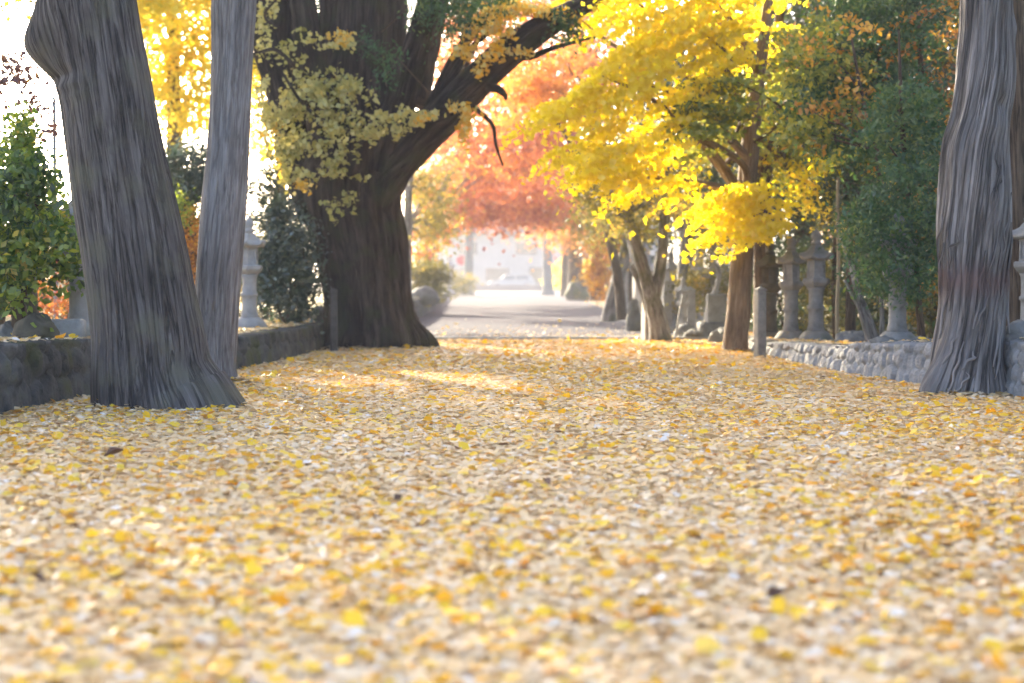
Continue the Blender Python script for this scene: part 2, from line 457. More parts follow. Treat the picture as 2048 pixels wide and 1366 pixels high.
def box(cx, cy, cz, sx, sy, sz, bev=0.0):
    """box with chamfered edges, triangles"""
    hx, hy, hz = sx / 2, sy / 2, sz / 2
    b = min(bev, hx * .9, hy * .9, hz * .9)
    if b <= 0:
        v = np.array([(x, y, z) for z in (-hz, hz) for y in (-hy, hy) for x in (-hx, hx)])
        q = [(0, 2, 3, 1), (4, 5, 7, 6), (0, 1, 5, 4), (2, 6, 7, 3), (0, 4, 6, 2), (1, 3, 7, 5)]
        t = [x for a in q for x in ((a[0], a[1], a[2]), (a[0], a[2], a[3]))]
        return v + np.array((cx, cy, cz)), np.array(t)
    rings = [(-hz, b), (-hz + b, 0), (hz - b, 0), (hz, b)]
    v = []
    for z, i in rings:
        x, y = hx - i, hy - i
        c = b
        xs = [(x - c, -y), (x, -y + c), (x, y - c), (x - c, y), (-x + c, y), (-x, y - c), (-x, -y + c), (-x + c, -y)]
        v += [(p, q, z) for p, q in xs]
    k = 8
    t = []
    for r in range(3):
        for i in range(k):
            a0, a1, b0, b1 = r * k + i, r * k + (i + 1) % k, (r + 1) * k + i, (r + 1) * k + (i + 1) % k
            t += [(a0, a1, b1), (a0, b1, b0)]
    for i in range(1, k - 1):
        t += [(0, i + 1, i), (3 * k, 3 * k + i, 3 * k + i + 1)]
    return np.array(v) + np.array((cx, cy, cz)), np.array(t)

def lathe(profile, k=24, phase=0.0, corner=None):
    """profile rows (r, z); corner(angle)->radius factor for polygons"""
    v, t = [], []
    a = np.linspace(0, 2 * PI, k, endpoint=False) + phase
    for r, z in profile:
        for x in a:
            f = corner(x, r, z) if corner else (1.0, 0.0)
            v.append((r * f[0] * math.cos(x), r * f[0] * math.sin(x), z + f[1]))
    n = len(profile)
    for i in range(n - 1):
        for j in range(k):
            a0, a1, b0, b1 = i * k + j, i * k + (j + 1) % k, (i + 1) * k + j, (i + 1) * k + (j + 1) % k
            t += [(a0, a1, b1), (a0, b1, b0)]
    c0, c1 = len(v), len(v) + 1
    v += [(0, 0, profile[0][1]), (0, 0, profile[-1][1])]
    for j in range(k):
        t += [(c0, (j + 1) % k, j), (c1, (n - 1) * k + j, (n - 1) * k + (j + 1) % k)]
    return np.array(v), np.array(t)

def rock_vf(rx, ry, rz, seed, flat=0.35, rough=0.28, k=40, n=24):
    """a boulder on z=0: noisy ellipsoid with flattened facets"""
    rng = np.random.default_rng(seed)
    th = np.linspace(0.02, PI - 0.02, n); a = np.linspace(0, 2 * PI, k, endpoint=False)
    d = np.stack([np.sin(th)[:, None] * np.cos(a)[None], np.sin(th)[:, None] * np.sin(a)[None], np.repeat(np.cos(th)[:, None], k, 1)], -1)
    r = np.ones((n, k))
    for i in range(12):                        # cut facets
        nv = rng.normal(size=3); nv /= np.linalg.norm(nv)
        h = 0.72 + 0.25 * rng.random()
        dp = d @ nv
        r = np.minimum(r, np.where(dp > 0.05, h / np.maximum(dp, 0.05), 9))
    r *= 1 + rough * 0.5 * (vnoise(n, k, 6, 8, rng) - 0.5) + rough * 0.3 * (vnoise(n, k, 14, 18, rng) - 0.5)
    p = d * r[..., None] * np.array((rx, ry, rz))
    p[..., 2] = np.maximum(p[..., 2], -rz * flat) + rz * flat
    idx = np.arange(n * k).reshape(n, k)
    q = np.stack([idx[:-1], np.roll(idx[:-1], -1, 1), np.roll(idx[1:], -1, 1), idx[1:]], -1).reshape(-1, 4)
    return p.reshape(-1, 3), np.vstack([q[:, [0, 2, 1]], q[:, [0, 3, 2]]])

# ------------------------------------------------------------------ foliage
def leaves(name, pos, tone, size, mat, parent=None, up=0.6, droop=0.0, aspect=0.62, rng=RNG, origin=None, kind=None):
    """one mesh of folded, kite-shaped leaves"""
    n = len(pos)
    nv = rng.normal(size=(n, 3)); nv /= np.linalg.norm(nv, axis=1)[:, None]
    nv[:, 2] += up * 1.6
    nv /= np.linalg.norm(nv, axis=1)[:, None] + 1e-9
    t = rng.normal(size=(n, 3)); t[:, 2] -= droop
    t -= nv * (t * nv).sum(1)[:, None]
    t /= np.linalg.norm(t, axis=1)[:, None] + 1e-9
    b = np.cross(nv, t)
    s = (size * (0.6 + 0.8 * rng.random(n)))[:, None]
    w = s * aspect * 0.5
    fold = (rng.random((n, 1)) * 0.35) * w
    v = np.empty((n, 4, 3))
    v[:, 0] = pos - t * s * 0.5
    v[:, 1] = pos + b * w + nv * fold + t * s * 0.06
    v[:, 2] = pos + t * s * 0.5
    v[:, 3] = pos - b * w + nv * fold + t * s * 0.06
    i = np.arange(n)[:, None] * 4
    f = np.hstack([i, i + 1, i + 2, i, i + 2, i + 3]).reshape(-1, 3)
    o = mesh_np(name, v.reshape(-1, 3), f, mat, parent, tone=np.repeat(np.clip(tone, 0, 1), 2), origin=origin)
    return o

def in_poly(x, y, poly):
    p = np.asarray(poly, float)
    ins = np.zeros(len(x), bool)
    j = len(p) - 1
    for i in range(len(p)):
        xi, yi = p[i]; xj, yj = p[j]
        c = ((yi > y) != (yj > y)) & (x < (xj - xi) * (y - yi) / (yj - yi + 1e-9) + xi)
        ins ^= c
        j = i
    return ins

def sprays_in(poly, d0, d1, n, rng):
    """spray centres whose silhouette from the avenue fills an outline, spread through real depth"""
    p = np.asarray(poly, float)
    lo, hi = p.min(0), p.max(0)
    out = []
    while len(out) < n:
        x = rng.uniform(lo[0], hi[0], 400); y = rng.uniform(lo[1], hi[1], 400)
        k = in_poly(x, y, p)
        for a, b in zip(x[k], y[k]):
            out.append(P(a, b, rng.uniform(d0, d1)))
    return np.array(out[:n])

def sprays_ell(c, r, n, rng, shell=0.55):
    d = rng.normal(size=(n, 3)); d /= np.linalg.norm(d, axis=1)[:, None]
    q = (shell + (1 - shell) * rng.random(n) ** 0.6)[:, None]
    return np.asarray(c) + d * q * np.asarray(r)

def fill_sprays(cs, rad, per, rng, tilt=0.25, tone_sd=0.12, tones=None, slope=0.0):
    """leaves scattered round each spray centre; each spray tilted its own way and with its own tone"""
    n = len(cs)
    base = rng.random(n) if tones is None else tones
    loc = rng.normal(size=(n, per, 3)) * 0.5
    r = np.asarray(rad)
    loc = loc * r * (0.7 + 0.6 * rng.random((n, 1, 1)))
    loc[..., 2] += tilt * rng.normal(size=(n, 1)) * loc[..., 0] + tilt * rng.normal(size=(n, 1)) * loc[..., 1]
    loc[..., 2] += slope * loc[..., 0]
    loc[..., 2] -= 0.25 * (loc[..., 0] ** 2 + loc[..., 1] ** 2) / (r[0] + 1e-6)      # tips hang
    pos = (cs[:, None, :] + loc).reshape(-1, 3)
    tone = (base[:, None] * 0.75 + 0.125 + tone_sd * rng.normal(size=(n, per))).ravel()
    return pos, tone

def limb_paths(top, targets, r0, rng, r1=0.008, sag=0.15):
    out = []
    for t in targets:
        a = np.asarray(top[:3]); b = np.asarray(t)
        m1 = a + (b - a) * 0.35 + rng.normal(size=3) * 0.06 * np.linalg.norm(b - a) + np.array((0, 0, sag * np.linalg.norm(b - a)))
        m2 = a + (b - a) * 0.7 + rng.normal(size=3) * 0.05 * np.linalg.norm(b - a) + np.array((0, 0, sag * 0.7 * np.linalg.norm(b - a)))
        out.append([(*a, r0), (*m1, r0 * 0.7), (*m2, r0 * 0.42), (*b, r1)])
    return out

def px_path(rows, Y, dY=0.0, M_=None):
    """rows (px, py, width px [, dY]) -> (x,y,z,r)"""
    out = []
    for row in rows:
        yy = Y + (row[3] if len(row) > 3 else 0.0)
        p = P(row[0], row[1], yy)
        out.append((p.x, p.y, p.z, row[2] * 0.5 * M(yy)))
    return out

def copy_tree(o, parent=None):
    c = o.copy(); COL.objects.link(c); c.parent = parent
    for ch in o.children: copy_tree(ch, c)
    return c

def make_tree(name, label, cat, base, trunk_mat, trunk_pieces, crown=None, group=None, trunk_name='trunk'):
    """trunk_pieces: list of (verts, faces); crown: list of dicts"""
    root = thing(name, label, cat, base, group=group)
    b = Bag()
    for tp in trunk_pieces: b.add(tp)
    b.build(trunk_name, trunk_mat, root, origin=base)
    for c in (crown or []):
        leaves(c.get('name', 'crown'), c['pos'], c['tone'], c['size'], c['mat'], root, up=c.get('up', 0.6), droop=c.get('droop', 0.0),
               aspect=c.get('aspect', 0.62), origin=base)
    return root

def crown(pos_tone, size, mat, **kw):
    return dict(pos=pos_tone[0], tone=pos_tone[1], size=size, mat=mat, **kw)

# ------------------------------------------------------------------ world, sun, camera
SUN_AZ = math.radians(24)        # to the left of the view axis (+Y)
SUN_EL = math.radians(17)
w = bpy.data.worlds.new('World'); sc.world = w; w.use_nodes = True
nt = w.node_tree; nt.nodes.clear()
wo = nt.nodes.new('ShaderNodeOutputWorld'); bg = nt.nodes.new('ShaderNodeBackground')
sky = nt.nodes.new('ShaderNodeTexSky'); sky.sky_type = 'NISHITA'
sky.sun_disc = False
sky.sun_elevation = SUN_EL
sky.sun_rotation = -SUN_AZ
sky.air_density = 0.6; sky.dust_density = 4.0; sky.ozone_density = 1.0
bg.inputs[1].default_value = 0.15
nt.links.new(sky.outputs[0], bg.inputs[0]); nt.links.new(bg.outputs[0], wo.inputs[0])

sl = bpy.data.lights.new('sun', 'SUN'); sl.energy = 4.0; sl.angle = math.radians(0.5); sl.color = (1.0, 0.85, 0.62)
so = bpy.data.objects.new('sun', sl); link(so)
sd = Vector((-math.sin(SUN_AZ) * math.cos(SUN_EL), math.cos(SUN_AZ) * math.cos(SUN_EL), math.sin(SUN_EL)))
so.rotation_euler = sd.to_track_quat('Z', 'Y').to_euler()
so.location = (-20, 40, 30)

cam = bpy.data.cameras.new('camera'); co = bpy.data.objects.new('camera', cam); link(co)
cam.sensor_width = 36.0; cam.lens = F / 2048 * 36.0
cam.clip_start = 0.1; cam.clip_end = 2000
co.location = (0, 0, CAMZ); co.rotation_euler = (PI / 2 - TH, 0, 0)
cam.dof.use_dof = True; cam.dof.focus_distance = 13.5; cam.dof.aperture_fstop = 1.6
sc.camera = co

sc.view_settings.view_transform = 'Standard'; sc.view_settings.look = 'None'
sc.view_settings.exposure = 2.85; sc.view_settings.gamma = 1.0
sc.render.engine = 'CYCLES'
cy = sc.cycles
cy.use_denoising = True
cy.max_bounces = 8; cy.diffuse_bounces = 4; cy.glossy_bounces = 2; cy.transmission_bounces = 4; cy.volume_bounces = 0; cy.transparent_max_bounces = 4
cy.caustics_reflective = False; cy.caustics_refractive = False
cy.sample_clamp_indirect = 6.0

# ------------------------------------------------------------------ ground
def sheet(name, pts, z, mat, kind='structure'):
    v = [(x, y, z) for x, y in pts]
    me = bpy.data.meshes.new(name); me.from_pydata(v, [], [tuple(range(len(v)))]); me.materials.append(mat)
    o = bpy.data.objects.new(name, me); link(o); tag(o, kind=kind)
    return o

sheet('ground', [(-400, -30), (400, -30), (400, 900), (-400, 900)], -0.012, MATS['ground'])
LEAF_END = 28.2
o = sheet('leafy_path', [(-4.6, -2), (4.8, -2), (4.6, 16), (3.7, 22), (3.5, LEAF_END), (-3.1, LEAF_END), (-3.3, 20), (-4.2, 12)], -0.004, MATS['litter_base'])
sheet('paved_path', [(-2.95, LEAF_END), (3.3, LEAF_END), (2.9, 42), (3.6, 85), (4.2, 116), (-4.4, 116), (-3.5, 85), (-2.5, 42)], 0.0, MATS['path'])
sheet('plaza', [(-60, 116), (60, 116), (60, 149.6), (-60, 149.6)], 0.004, MATS['plaza'])
sheet('road', [(-90, 150.4), (90, 150.4), (90, 168), (-90, 168)], 0.02, MATS['plaza'])

# terraces and their retaining walls -------------------------------------------------------------
LW = [(-4.15, 2.0, .53), (-3.85, 12.6, .52), (-3.62, 15.0, .46), (-3.10, 18.96, .37), (-2.82, 23.0, .36), (-2.85, 25.5, .37), (-3.0, 30, .42), (-2.5, 42, .5), (-3.6, 85, .4), (-4.5, 112, .3)]
RW = [(4.40, 2.0, .46), (4.34, 12.0, .46), (4.34, 13.6, .46), (4.34, 14.6, .46), (4.24, 15.5, .44), (4.0, 16.2, .41), (3.76, 17.0, .36), (3.55, 19.5, .25), (3.40, 22.7, .18), (3.46, 25.0, .16), (3.55, 28.0, .13)]

def resample(poly, step):
    p = np.array(poly); L = np.concatenate([[0], np.cumsum(np.linalg.norm(np.diff(p[:, :2], axis=0), axis=1))])
    n = max(2, int(L[-1] / step)); s = np.linspace(0, L[-1], n)
    return np.stack([np.interp(s, L, p[:, i]) for i in range(3)], 1), s

def smooth_poly(poly):
    return [tuple(r) for r in spline(poly, 90)]

def wall(name, poly, side, cell, depth, mat, label, seed, step=0.035, batter=0.06):
    """rubble wall: one continuous skin whose face bulges stone by stone; side=+1 faces +x"""
    rng = np.random.default_rng(seed)
    p, s = resample(smooth_poly(poly), step)
    t = np.gradient(p[:, :2], axis=0); t /= np.linalg.norm(t, axis=1)[:, None]
    nrm = np.stack([t[:, 1], -t[:, 0]], 1) * side
    nz = 18
    hmax = p[:, 2].max() + 0.1
    ns = int(s[-1] / cell); nh = max(2, int(round(hmax / (cell * 0.75))))
    seeds = np.array([((i + 0.5 * (j % 2) + rng.uniform(-.3, .3)) * cell, (j + 0.5 + rng.uniform(-.28, .28)) * hmax / nh) for i in range(ns + 1) for j in range(nh)])
    pr = rng.random(len(seeds))
    order = np.argsort(seeds[:, 0]); seeds = seeds[order]; pr = pr[order]
    rows = []
    zs = np.linspace(0, 1, nz)
    for i in range(len(p)):
        lo = np.searchsorted(seeds[:, 0], s[i] - cell * 2.2); hi = np.searchsorted(seeds[:, 0], s[i] + cell * 2.2)
        sd_ = seeds[lo:hi]; pp = pr[lo:hi]
        H = p[i, 2] + 0.05 * math.sin(s[i] * 2.1) * rng.random() * 0.5
        z = zs * H
        dx = (s[i] - sd_[:, 0])[None, :]; dz = (z[:, None] - sd_[:, 1][None, :]) * 1.25
        dd = np.sqrt(dx ** 2 + dz ** 2)
        k = np.argsort(dd, 1)
        d1 = np.take_along_axis(dd, k[:, :1], 1)[:, 0]; d2 = np.take_along_axis(dd, k[:, 1:2], 1)[:, 0]
        e = np.clip((d2 - d1) / (cell * 0.45), 0, 1)
        bul = depth * (np.clip(e * 1.5, 0, 1) ** 0.45) * (0.6 + 0.8 * pp[k[:, 0]]) + 0.008 * rng.normal()
        off = bul + batter * (1 - zs)
        row = [(p[i, 0] + nrm[i, 0] * o_, p[i, 1] + nrm[i, 1] * o_, zz) for o_, zz in zip(off, z)]
        row += [(p[i, 0] - nrm[i, 0] * 0.12, p[i, 1] - nrm[i, 1] * 0.12, H + 0.015 * rng.normal()), (p[i, 0] - nrm[i, 0] * 0.34, p[i, 1] - nrm[i, 1] * 0.34, p[i, 2] - 0.03)]
        rows.append(row)
    n, k = len(rows), len(rows[0])
    v = np.array(rows).reshape(-1, 3)
    idx = np.arange(n * k).reshape(n, k)
    q = np.stack([idx[:-1, :-1], idx[1:, :-1], idx[1:, 1:], idx[:-1, 1:]], -1).reshape(-1, 4)
    if side < 0: q = q[:, ::-1]
    o = mesh_np(name, v, q, mat, smooth=True, origin=v[0])
    o.location = v[0]
    return tag(o, label, 'wall')

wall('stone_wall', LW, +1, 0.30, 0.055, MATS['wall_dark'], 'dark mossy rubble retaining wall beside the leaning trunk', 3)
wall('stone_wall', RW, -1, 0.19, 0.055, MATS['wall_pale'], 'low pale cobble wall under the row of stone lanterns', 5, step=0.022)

def terrace(name, poly, outx, mat):
    p, s = resample(smooth_poly(poly), 0.5)
    rng = np.random.default_rng(4)
    xs = np.array([0.0, .1, .3, .8, 1.5, 3, 6, 12, 40])
    sg = 1 if outx > 0 else -1
    rows = [[(a[0] + sg * (0.08 + x), a[1], a[2] - 0.02 + (0.03 * rng.normal() if 0 < i < 7 else 0)) for i, x in enumerate(xs)] for a in p]
    v = np.array(rows).reshape(-1, 3); n, k = len(p), len(xs)
    idx = np.arange(n * k).reshape(n, k)
    q = np.stack([idx[:-1, :-1], idx[:-1, 1:], idx[1:, 1:], idx[1:, :-1]], -1).reshape(-1, 4)
    if sg < 0: q = q[:, ::-1]
    return tag(mesh_np(name, v, q, mat, smooth=True), kind='structure')
terrace('terrace_ground', LW, -1, MATS['terrace'])
terrace('terrace_ground', RW, 1, MATS['terrace'])

def terrace_z(poly, y):
    p = np.array(poly); return float(np.interp(y, p[:, 1], p[:, 2]))

kb = Bag().add(box(0.25, LEAF_END + 0.1, 0.02, 6.3, 0.2, 0.08, 0.015))
tag(kb.build('stone_kerb', MATS['kerb']), kind='structure')

# fallen leaves --------------------------------------------------------------------------------
FEET = [(-2.72, 13.4, .50), (-2.86, 16.6, .22), (-2.0, 25.0, .80), (3.94, 14.84, .34), (3.07, 23.5, .22)]
def litter():
    rng = np.random.default_rng(21)
    xs, ys, sz = [], [], []
    def band(y0, y1, dens, size):
        hw = 4.6
        n = int((y1 - y0) * 2 * hw * dens)
        x = rng.uniform(-hw, hw, n); y = rng.uniform(y0, y1, n)
        k = np.abs(x) < 0.36 * y + 0.7
        lx = np.interp(y, [a[1] for a in LW], [a[0] for a in LW]) + 0.04; rx = np.interp(y, [a[1] for a in RW], [a[0] for a in RW]) - 0.04
        k &= (x > lx) & (x < rx)
        xs.append(x[k]); ys.append(y[k]); sz.append(np.full(k.sum(), size))
    band(2.6, 5, 2700, .046); band(5, 8, 2200, .045); band(8, 13, 1500, .047); band(13, 20, 850, .055); band(20, LEAF_END + 0.3, 380, .072)
    for (bx_, by_, br_) in FEET:
        m_ = 420; a_ = rng.uniform(0, 2 * PI, m_); d_ = br_ * 1.02 + rng.exponential(.13, m_)
        xs.append(bx_ + d_ * np.cos(a_)); ys.append(by_ + d_ * np.sin(a_)); sz.append(np.full(m_, .06))
    for W_, sg_, n_ in ((LW, -1, 2600), (RW, 1, 2600)):
        y_ = rng.uniform(9, 27, n_); xw = np.interp(y_, [a[1] for a in W_], [a[0] for a in W_])
        xs.append(xw + sg_ * (0.08 + rng.exponential(.5, n_))); ys.append(y_); sz.append(np.full(n_, .062))
    # drifts that thin out over the paving
    n = 900; y = LEAF_END + rng.exponential(2.5, n); x = rng.uniform(-2.6, 3.2, n); xs.append(x); ys.append(y); sz.append(np.full(n, .075))
    x = np.concatenate(xs); y = np.concatenate(ys); s = np.concatenate(sz) * (0.5 + 1.0 * rng.random(len(x)) ** 1.3)
    n = len(x)
    z = rng.random(n) ** 1.4 * 0.010 + 0.004
    # tone: mostly faded straw, patches of fresh yellow, a few brown, pale ones painted as sky glints
    patch = 0.5 + 0.5 * np.sin(x * 1.3 + 2 * np.sin(y * .6)) * np.sin(y * .9 + 1.4 * np.sin(x * .8))
    u = rng.random(n)
    tone = np.where(u < 0.018, rng.uniform(0, .12, n), np.where(u < 0.03 + 0.03 + 0.10 * patch, rng.uniform(.78, 1.0, n), np.where(rng.random(n) < .06, rng.uniform(.71, .76, n), np.clip(rng.normal(.49, .11, n), .28, .70))))
    fresh = tone > 0.78
    z += np.where(fresh, 0.007, 0); s = s * np.where(fresh, 1.15, 1.0)
    # pile up a little in soft heaps
    z += 0.012 * (np.sin(x * 3.1 + np.sin(y * 1.7)) * np.sin(y * 2.3 + x) + 1) * 0.5
    lx = np.interp(y, [a[1] for a in LW], [a[0] for a in LW]); rx = np.interp(y, [a[1] for a in RW], [a[0] for a in RW])
    z += np.where((x < lx - .05) & (y < 27.5), np.interp(y, [a[1] for a in LW], [a[2] for a in LW]) + .01, 0) + np.where((x > rx + .05) & (y < 27.5), np.interp(y, [a[1] for a in RW], [a[2] for a in RW]) + .01, 0)
    for (bx_, by_, br_) in FEET:                      # leaves blown up against the trunks
        z += 0.045 * np.exp(-np.maximum(np.hypot(x - bx_, y - by_) - br_, 0) / 0.16) * rng.random(n)
    yaw = rng.uniform(0, 2 * PI, n); pitch = rng.normal(0, .11, n); roll = rng.normal(0, .12, n)
    far = rng.random(n) < 0.07
    pitch[far] *= 2.6; roll[far] *= 2.4; pitch[fresh] *= 1.7; roll[fresh] *= 1.7
    z += 0.4 * s * np.abs(np.sin(pitch)) * 0.6
    # fan-shaped ginkgo leaf: stem end, rim with a notch, slightly cupped
    ang = np.radians([-68, -40, -14, 0, 14, 40, 68])
    rad = np.array([.86, 1.0, 1.0, .72, 1.0, 1.0, .86])
    ux = np.concatenate([[0.0], rad * np.sin(ang)]); uy = np.concatenate([[0.0], rad * np.cos(ang)]) - 0.5
    cup = rng.normal(0.03, .12, n)
    ux = np.concatenate([ux, [-.035, .035, .09]]); uy = np.concatenate([uy, [-.47, -.47, -1.05]])      # the stalk
    X = ux[None] * s[:, None] * 0.62; Yl = uy[None] * s[:, None] * 0.8; Z = cup[:, None] * (ux[None] ** 2) * s[:, None] + (0.1 * rng.normal(size=(n, 1))) * (uy[None] + .5) ** 2 * s[:, None]
    cp, sp = np.cos(pitch)[:, None], np.sin(pitch)[:, None]; cr, sr = np.cos(roll)[:, None], np.sin(roll)[:, None]; c, si = np.cos(yaw)[:, None], np.sin(yaw)[:, None]
    Y1 = Yl * cp - Z * sp; Z1 = Yl * sp + Z * cp
    X2 = X * cr + Z1 * sr; Z2 = -X * sr + Z1 * cr
    v = np.stack([X2 * c - Y1 * si + x[:, None], X2 * si + Y1 * c + y[:, None], np.maximum(Z2 + z[:, None], 0.001)], -1)
    m = len(ux)
    base = np.arange(n)[:, None] * m
    tr = np.array([(0, i + 1, i) for i in range(1, m - 4)] + [(m - 3, m - 2, m - 1)]).ravel()
    f = (base + tr[None]).reshape(-1, 3)
    o = mesh_np('fallen_leaves', v.reshape(-1, 3), f, MATS['litter'], tone=np.repeat(tone, m - 4), smooth=True)
    return tag(o, 'carpet of fallen yellow ginkgo leaves covering the avenue', None, kind='stuff')
litter()

# ================================================================== the big trunks
R1 = np.random.default_rng(31)

# leaning trunk, front left ---------------------------------------------------------------------
Y0 = 13.4
rows = [(346, 900, 400), (331, 822, 296), (317, 784, 256), (305, 740, 232), (296, 680, 222), (284, 610, 212), (267, 500, 204), (249, 400, 196), (231, 300, 186), (214, 200, 182), (195, 90, 178), (176, -20, 176), (150, -160, 168), (118, -340, 155), (90, -520, 135), (70, -760, 110), (60, -1060, 70), (58, -1300, 30)]
pth = px_path(rows, Y0)
zb = P(75, 70, Y0).z
lean = tube(pth, n=420, k=264, rough=0.05, ridges=24, lobes=0.068, seed=1, twist=0.5, sz=0.7,
            bumps=[(zb, PI, 0.24, 0.75, 0.62), (zb + 0.25, -PI * 0.72, 0.22, 0.5, 0.18), (zb - 0.30, -PI * 0.80, 0.05, 0.5, -0.10), (zb - 0.38, -PI * 0.70, 0.035, 0.6, 0.05),
                   (zb - 0.47, -PI * 0.66, 0.03, 0.55, 0.04), (0.0, -1.5, 0.20, 0.35, 0.10), (0.0, 2.9, 0.3, 0.4, 0.12)])
base = Vector(pth[0][:3]); base.z = 0
top = pth[-4]
br = limb_paths((top[0], top[1], top[2]), [(-5.4, 11, 6.3), (-4.8, 16, 6.5), (-1.6, 12, 6.8), (-2.2, 16, 7.0), (-3.4, 14, 7.6)], 0.09, R1)
cs = sprays_ell((-3.6, 13.9, 7.0), (2.6, 2.8, 1.6), 240, R1, 0.3)
make_tree('cypress_tree', 'thick grey trunk leaning left with a round burl, in front of the dark stone wall', 'tree', base, MATS['bark_dark'],
          [lean] + [tube(b, 20, 10) for b in br],
          [crown(fill_sprays(cs, (.42, .42, .14), 70, R1, 0.35), 0.09, MATS['cypress'], aspect=0.4)])

# slim pale trunk behind it ---------------------------------------------------------------------
Y1 = 16.6
rows = [(434, 800, 96), (434, 772, 84), (432, 740, 82), (430, 690, 84), (433, 600, 88), (441, 500, 90), (449, 400, 89), (456, 300, 86), (461, 200, 81), (465, 100, 82), (468, 0, 86), (470, -150, 80), (472, -350, 70), (470, -620, 52), (465, -900, 26)]
pth = px_path(rows, Y1)
slim = tube(pth, n=320, k=180, rough=0.04, ridges=22, lobes=0.06, seed=2, twist=0.25, sz=1.2, bumps=[(P(455, 275, Y1).z, -1.4, .05, .22, .07), (P(455, 180, Y1).z, -1.2, .05, .2, .05), (0, -2.6, .12, .5, .25), (0, -.5, .1, .5, .12)])
base = Vector(pth[0][:3]); base.z = 0
cs = sprays_ell((-2.7, 17.2, 7.6), (1.9, 2.0, 1.5), 130, R1, 0.3)
br = limb_paths(pth[-2][:3], cs[:5], 0.06, R1)
make_tree('cypress_tree', 'slim straight pale grey trunk standing just behind the leaning trunk', 'tree', base, MATS['bark_pale'], [slim] + [tube(b, 16, 8) for b in br],
          [crown(fill_sprays(cs, (.42, .42, .14), 70, R1, 0.35), 0.09, MATS['cypress'], aspect=0.4)])

# the huge ginkgo -------------------------------------------------------------------------------
Y2 = 25.0
def gp(*rows): return px_path(rows, Y2)
main = tube(gp((750, 730, 262), (748, 705, 232), (748, 688, 206), (744, 650, 184), (738, 600, 172), (730, 540, 172), (722, 480, 178), (712, 430, 190), (704, 385, 204), (706, 330, 196), (712, 280, 170), (716, 220, 150), (722, 120, 130), (728, 0, 120), (735, -200, 100), (742, -500, 60), (746, -800, 20)),
            n=300, k=160, rough=0.08, ridges=11, lobes=0.18, seed=3, twist=0.35, sz=0.8, bumps=[(0, -0.25, .25, .4, .22), (0, -2.7, .2, .4, .12), (P(0, 560, Y2).z, -0.85, 1.4, .16, -.10)])
limbs = [gp((642, 430, 96), (612, 350, 110), (585, 270, 96), (560, 180, 84), (530, 80, 74), (505, -40, 64), (470, -220, 50), (430, -420, 24)),
         gp((668, 380, 110, -.3), (652, 270, 104, -.4), (632, 170, 90, -.5), (612, 60, 78, -.6), (596, -60, 66, -.7), (570, -260, 48, -.9), (560, -460, 20, -1)),
         gp((690, 350, 100, .4), (676, 220, 90, .7), (668, 80, 80, 1.0), (664, -60, 70, 1.2), (650, -300, 50, 1.5), (640, -500, 22, 1.6)),
         gp((758, 340, 104, -.2), (792, 230, 92, -.3), (826, 120, 80, -.4), (856, 20, 68, -.6), (885, -100, 58, -.8), (930, -300, 40, -1), (960, -480, 16, -1)),
         gp((750, 330, 90, .5), (770, 200, 84, .8), (786, 80, 72, 1.0), (800, -60, 60, 1.2), (820, -300, 40, 1.3), (830, -480, 16, 1.4)),
         gp((610, 330, 84, .4), (570, 230, 76, .8), (548, 130, 70, 1.1), (556, 20, 60, 1.4), (540, -150, 50, 1.6), (520, -380, 20, 2)),
         gp((640, 300, 90, 1.0), (622, 180, 100, 1.3), (600, 60, 90, 1.6), (600, -80, 70, 1.8), (600, -300, 20, 2)),
         gp((820, 200, 80, 1.0), (850, 90, 76, 1.3), (880, 0, 60, 1.6), (900, -80, 50, 1.8), (930, -300, 20, 2))]
bough = tube(gp((742, 420, 90, -.2), (778, 342, 92, -.2), (826, 288, 80, -.3), (876, 240, 74, -.4), (930, 186, 70, -.6), (988, 130, 64, -.8), (1048, 82, 60, -1.0), (1108, 42, 48, -1.2), (1180, 4, 34, -1.5), (1270, -40, 24, -1.8), (1380, -90, 10, -2)),
             n=120, k=40, rough=0.1, ridges=8, lobes=0.12, seed=9)
thin = [gp((836, 268, 34, -.3), (868, 200, 26, -.2), (902, 128, 22, 0), (948, 62, 20, .2), (1000, 12, 16, .3), (1040, -30, 10, .3)),
        gp((846, 256, 26, -.5), (890, 176, 20, -.5), (940, 100, 14, -.4), (986, 56, 10, -.3)),
        gp((950, 168, 26, -.7), (990, 176, 18, -.9), (1008, 188, 12, -1.0), (1012, 200, 5, -1.0)),
        gp((1030, 112, 20, -.9), (1066, 112, 14, -1.1), (1100, 98, 10, -1.2), (1150, 84, 7, -1.4), (1210, 70, 3, -1.5)),
        gp((936, 206, 12, -.6), (964, 228, 9, -.8), (986, 252, 8, -.9), (992, 290, 6, -1.0), (1006, 332, 4, -1.0)),
        gp((588, 130, 9, -1.4), (552, 100, 8, -1.6), (520, 104, 6, -1.8), (480, 112, 3, -2)),
        gp((556, 60, 8, -1.4), (530, 30, 6, -1.6), (560, -10, 4, -1.8)),
        gp((640, 240, 8, -1.2), (600, 200, 7, -1.5), (560, 140, 5, -1.7), (530, 120, 3, -1.8))]
rng = np.random.default_rng(5)
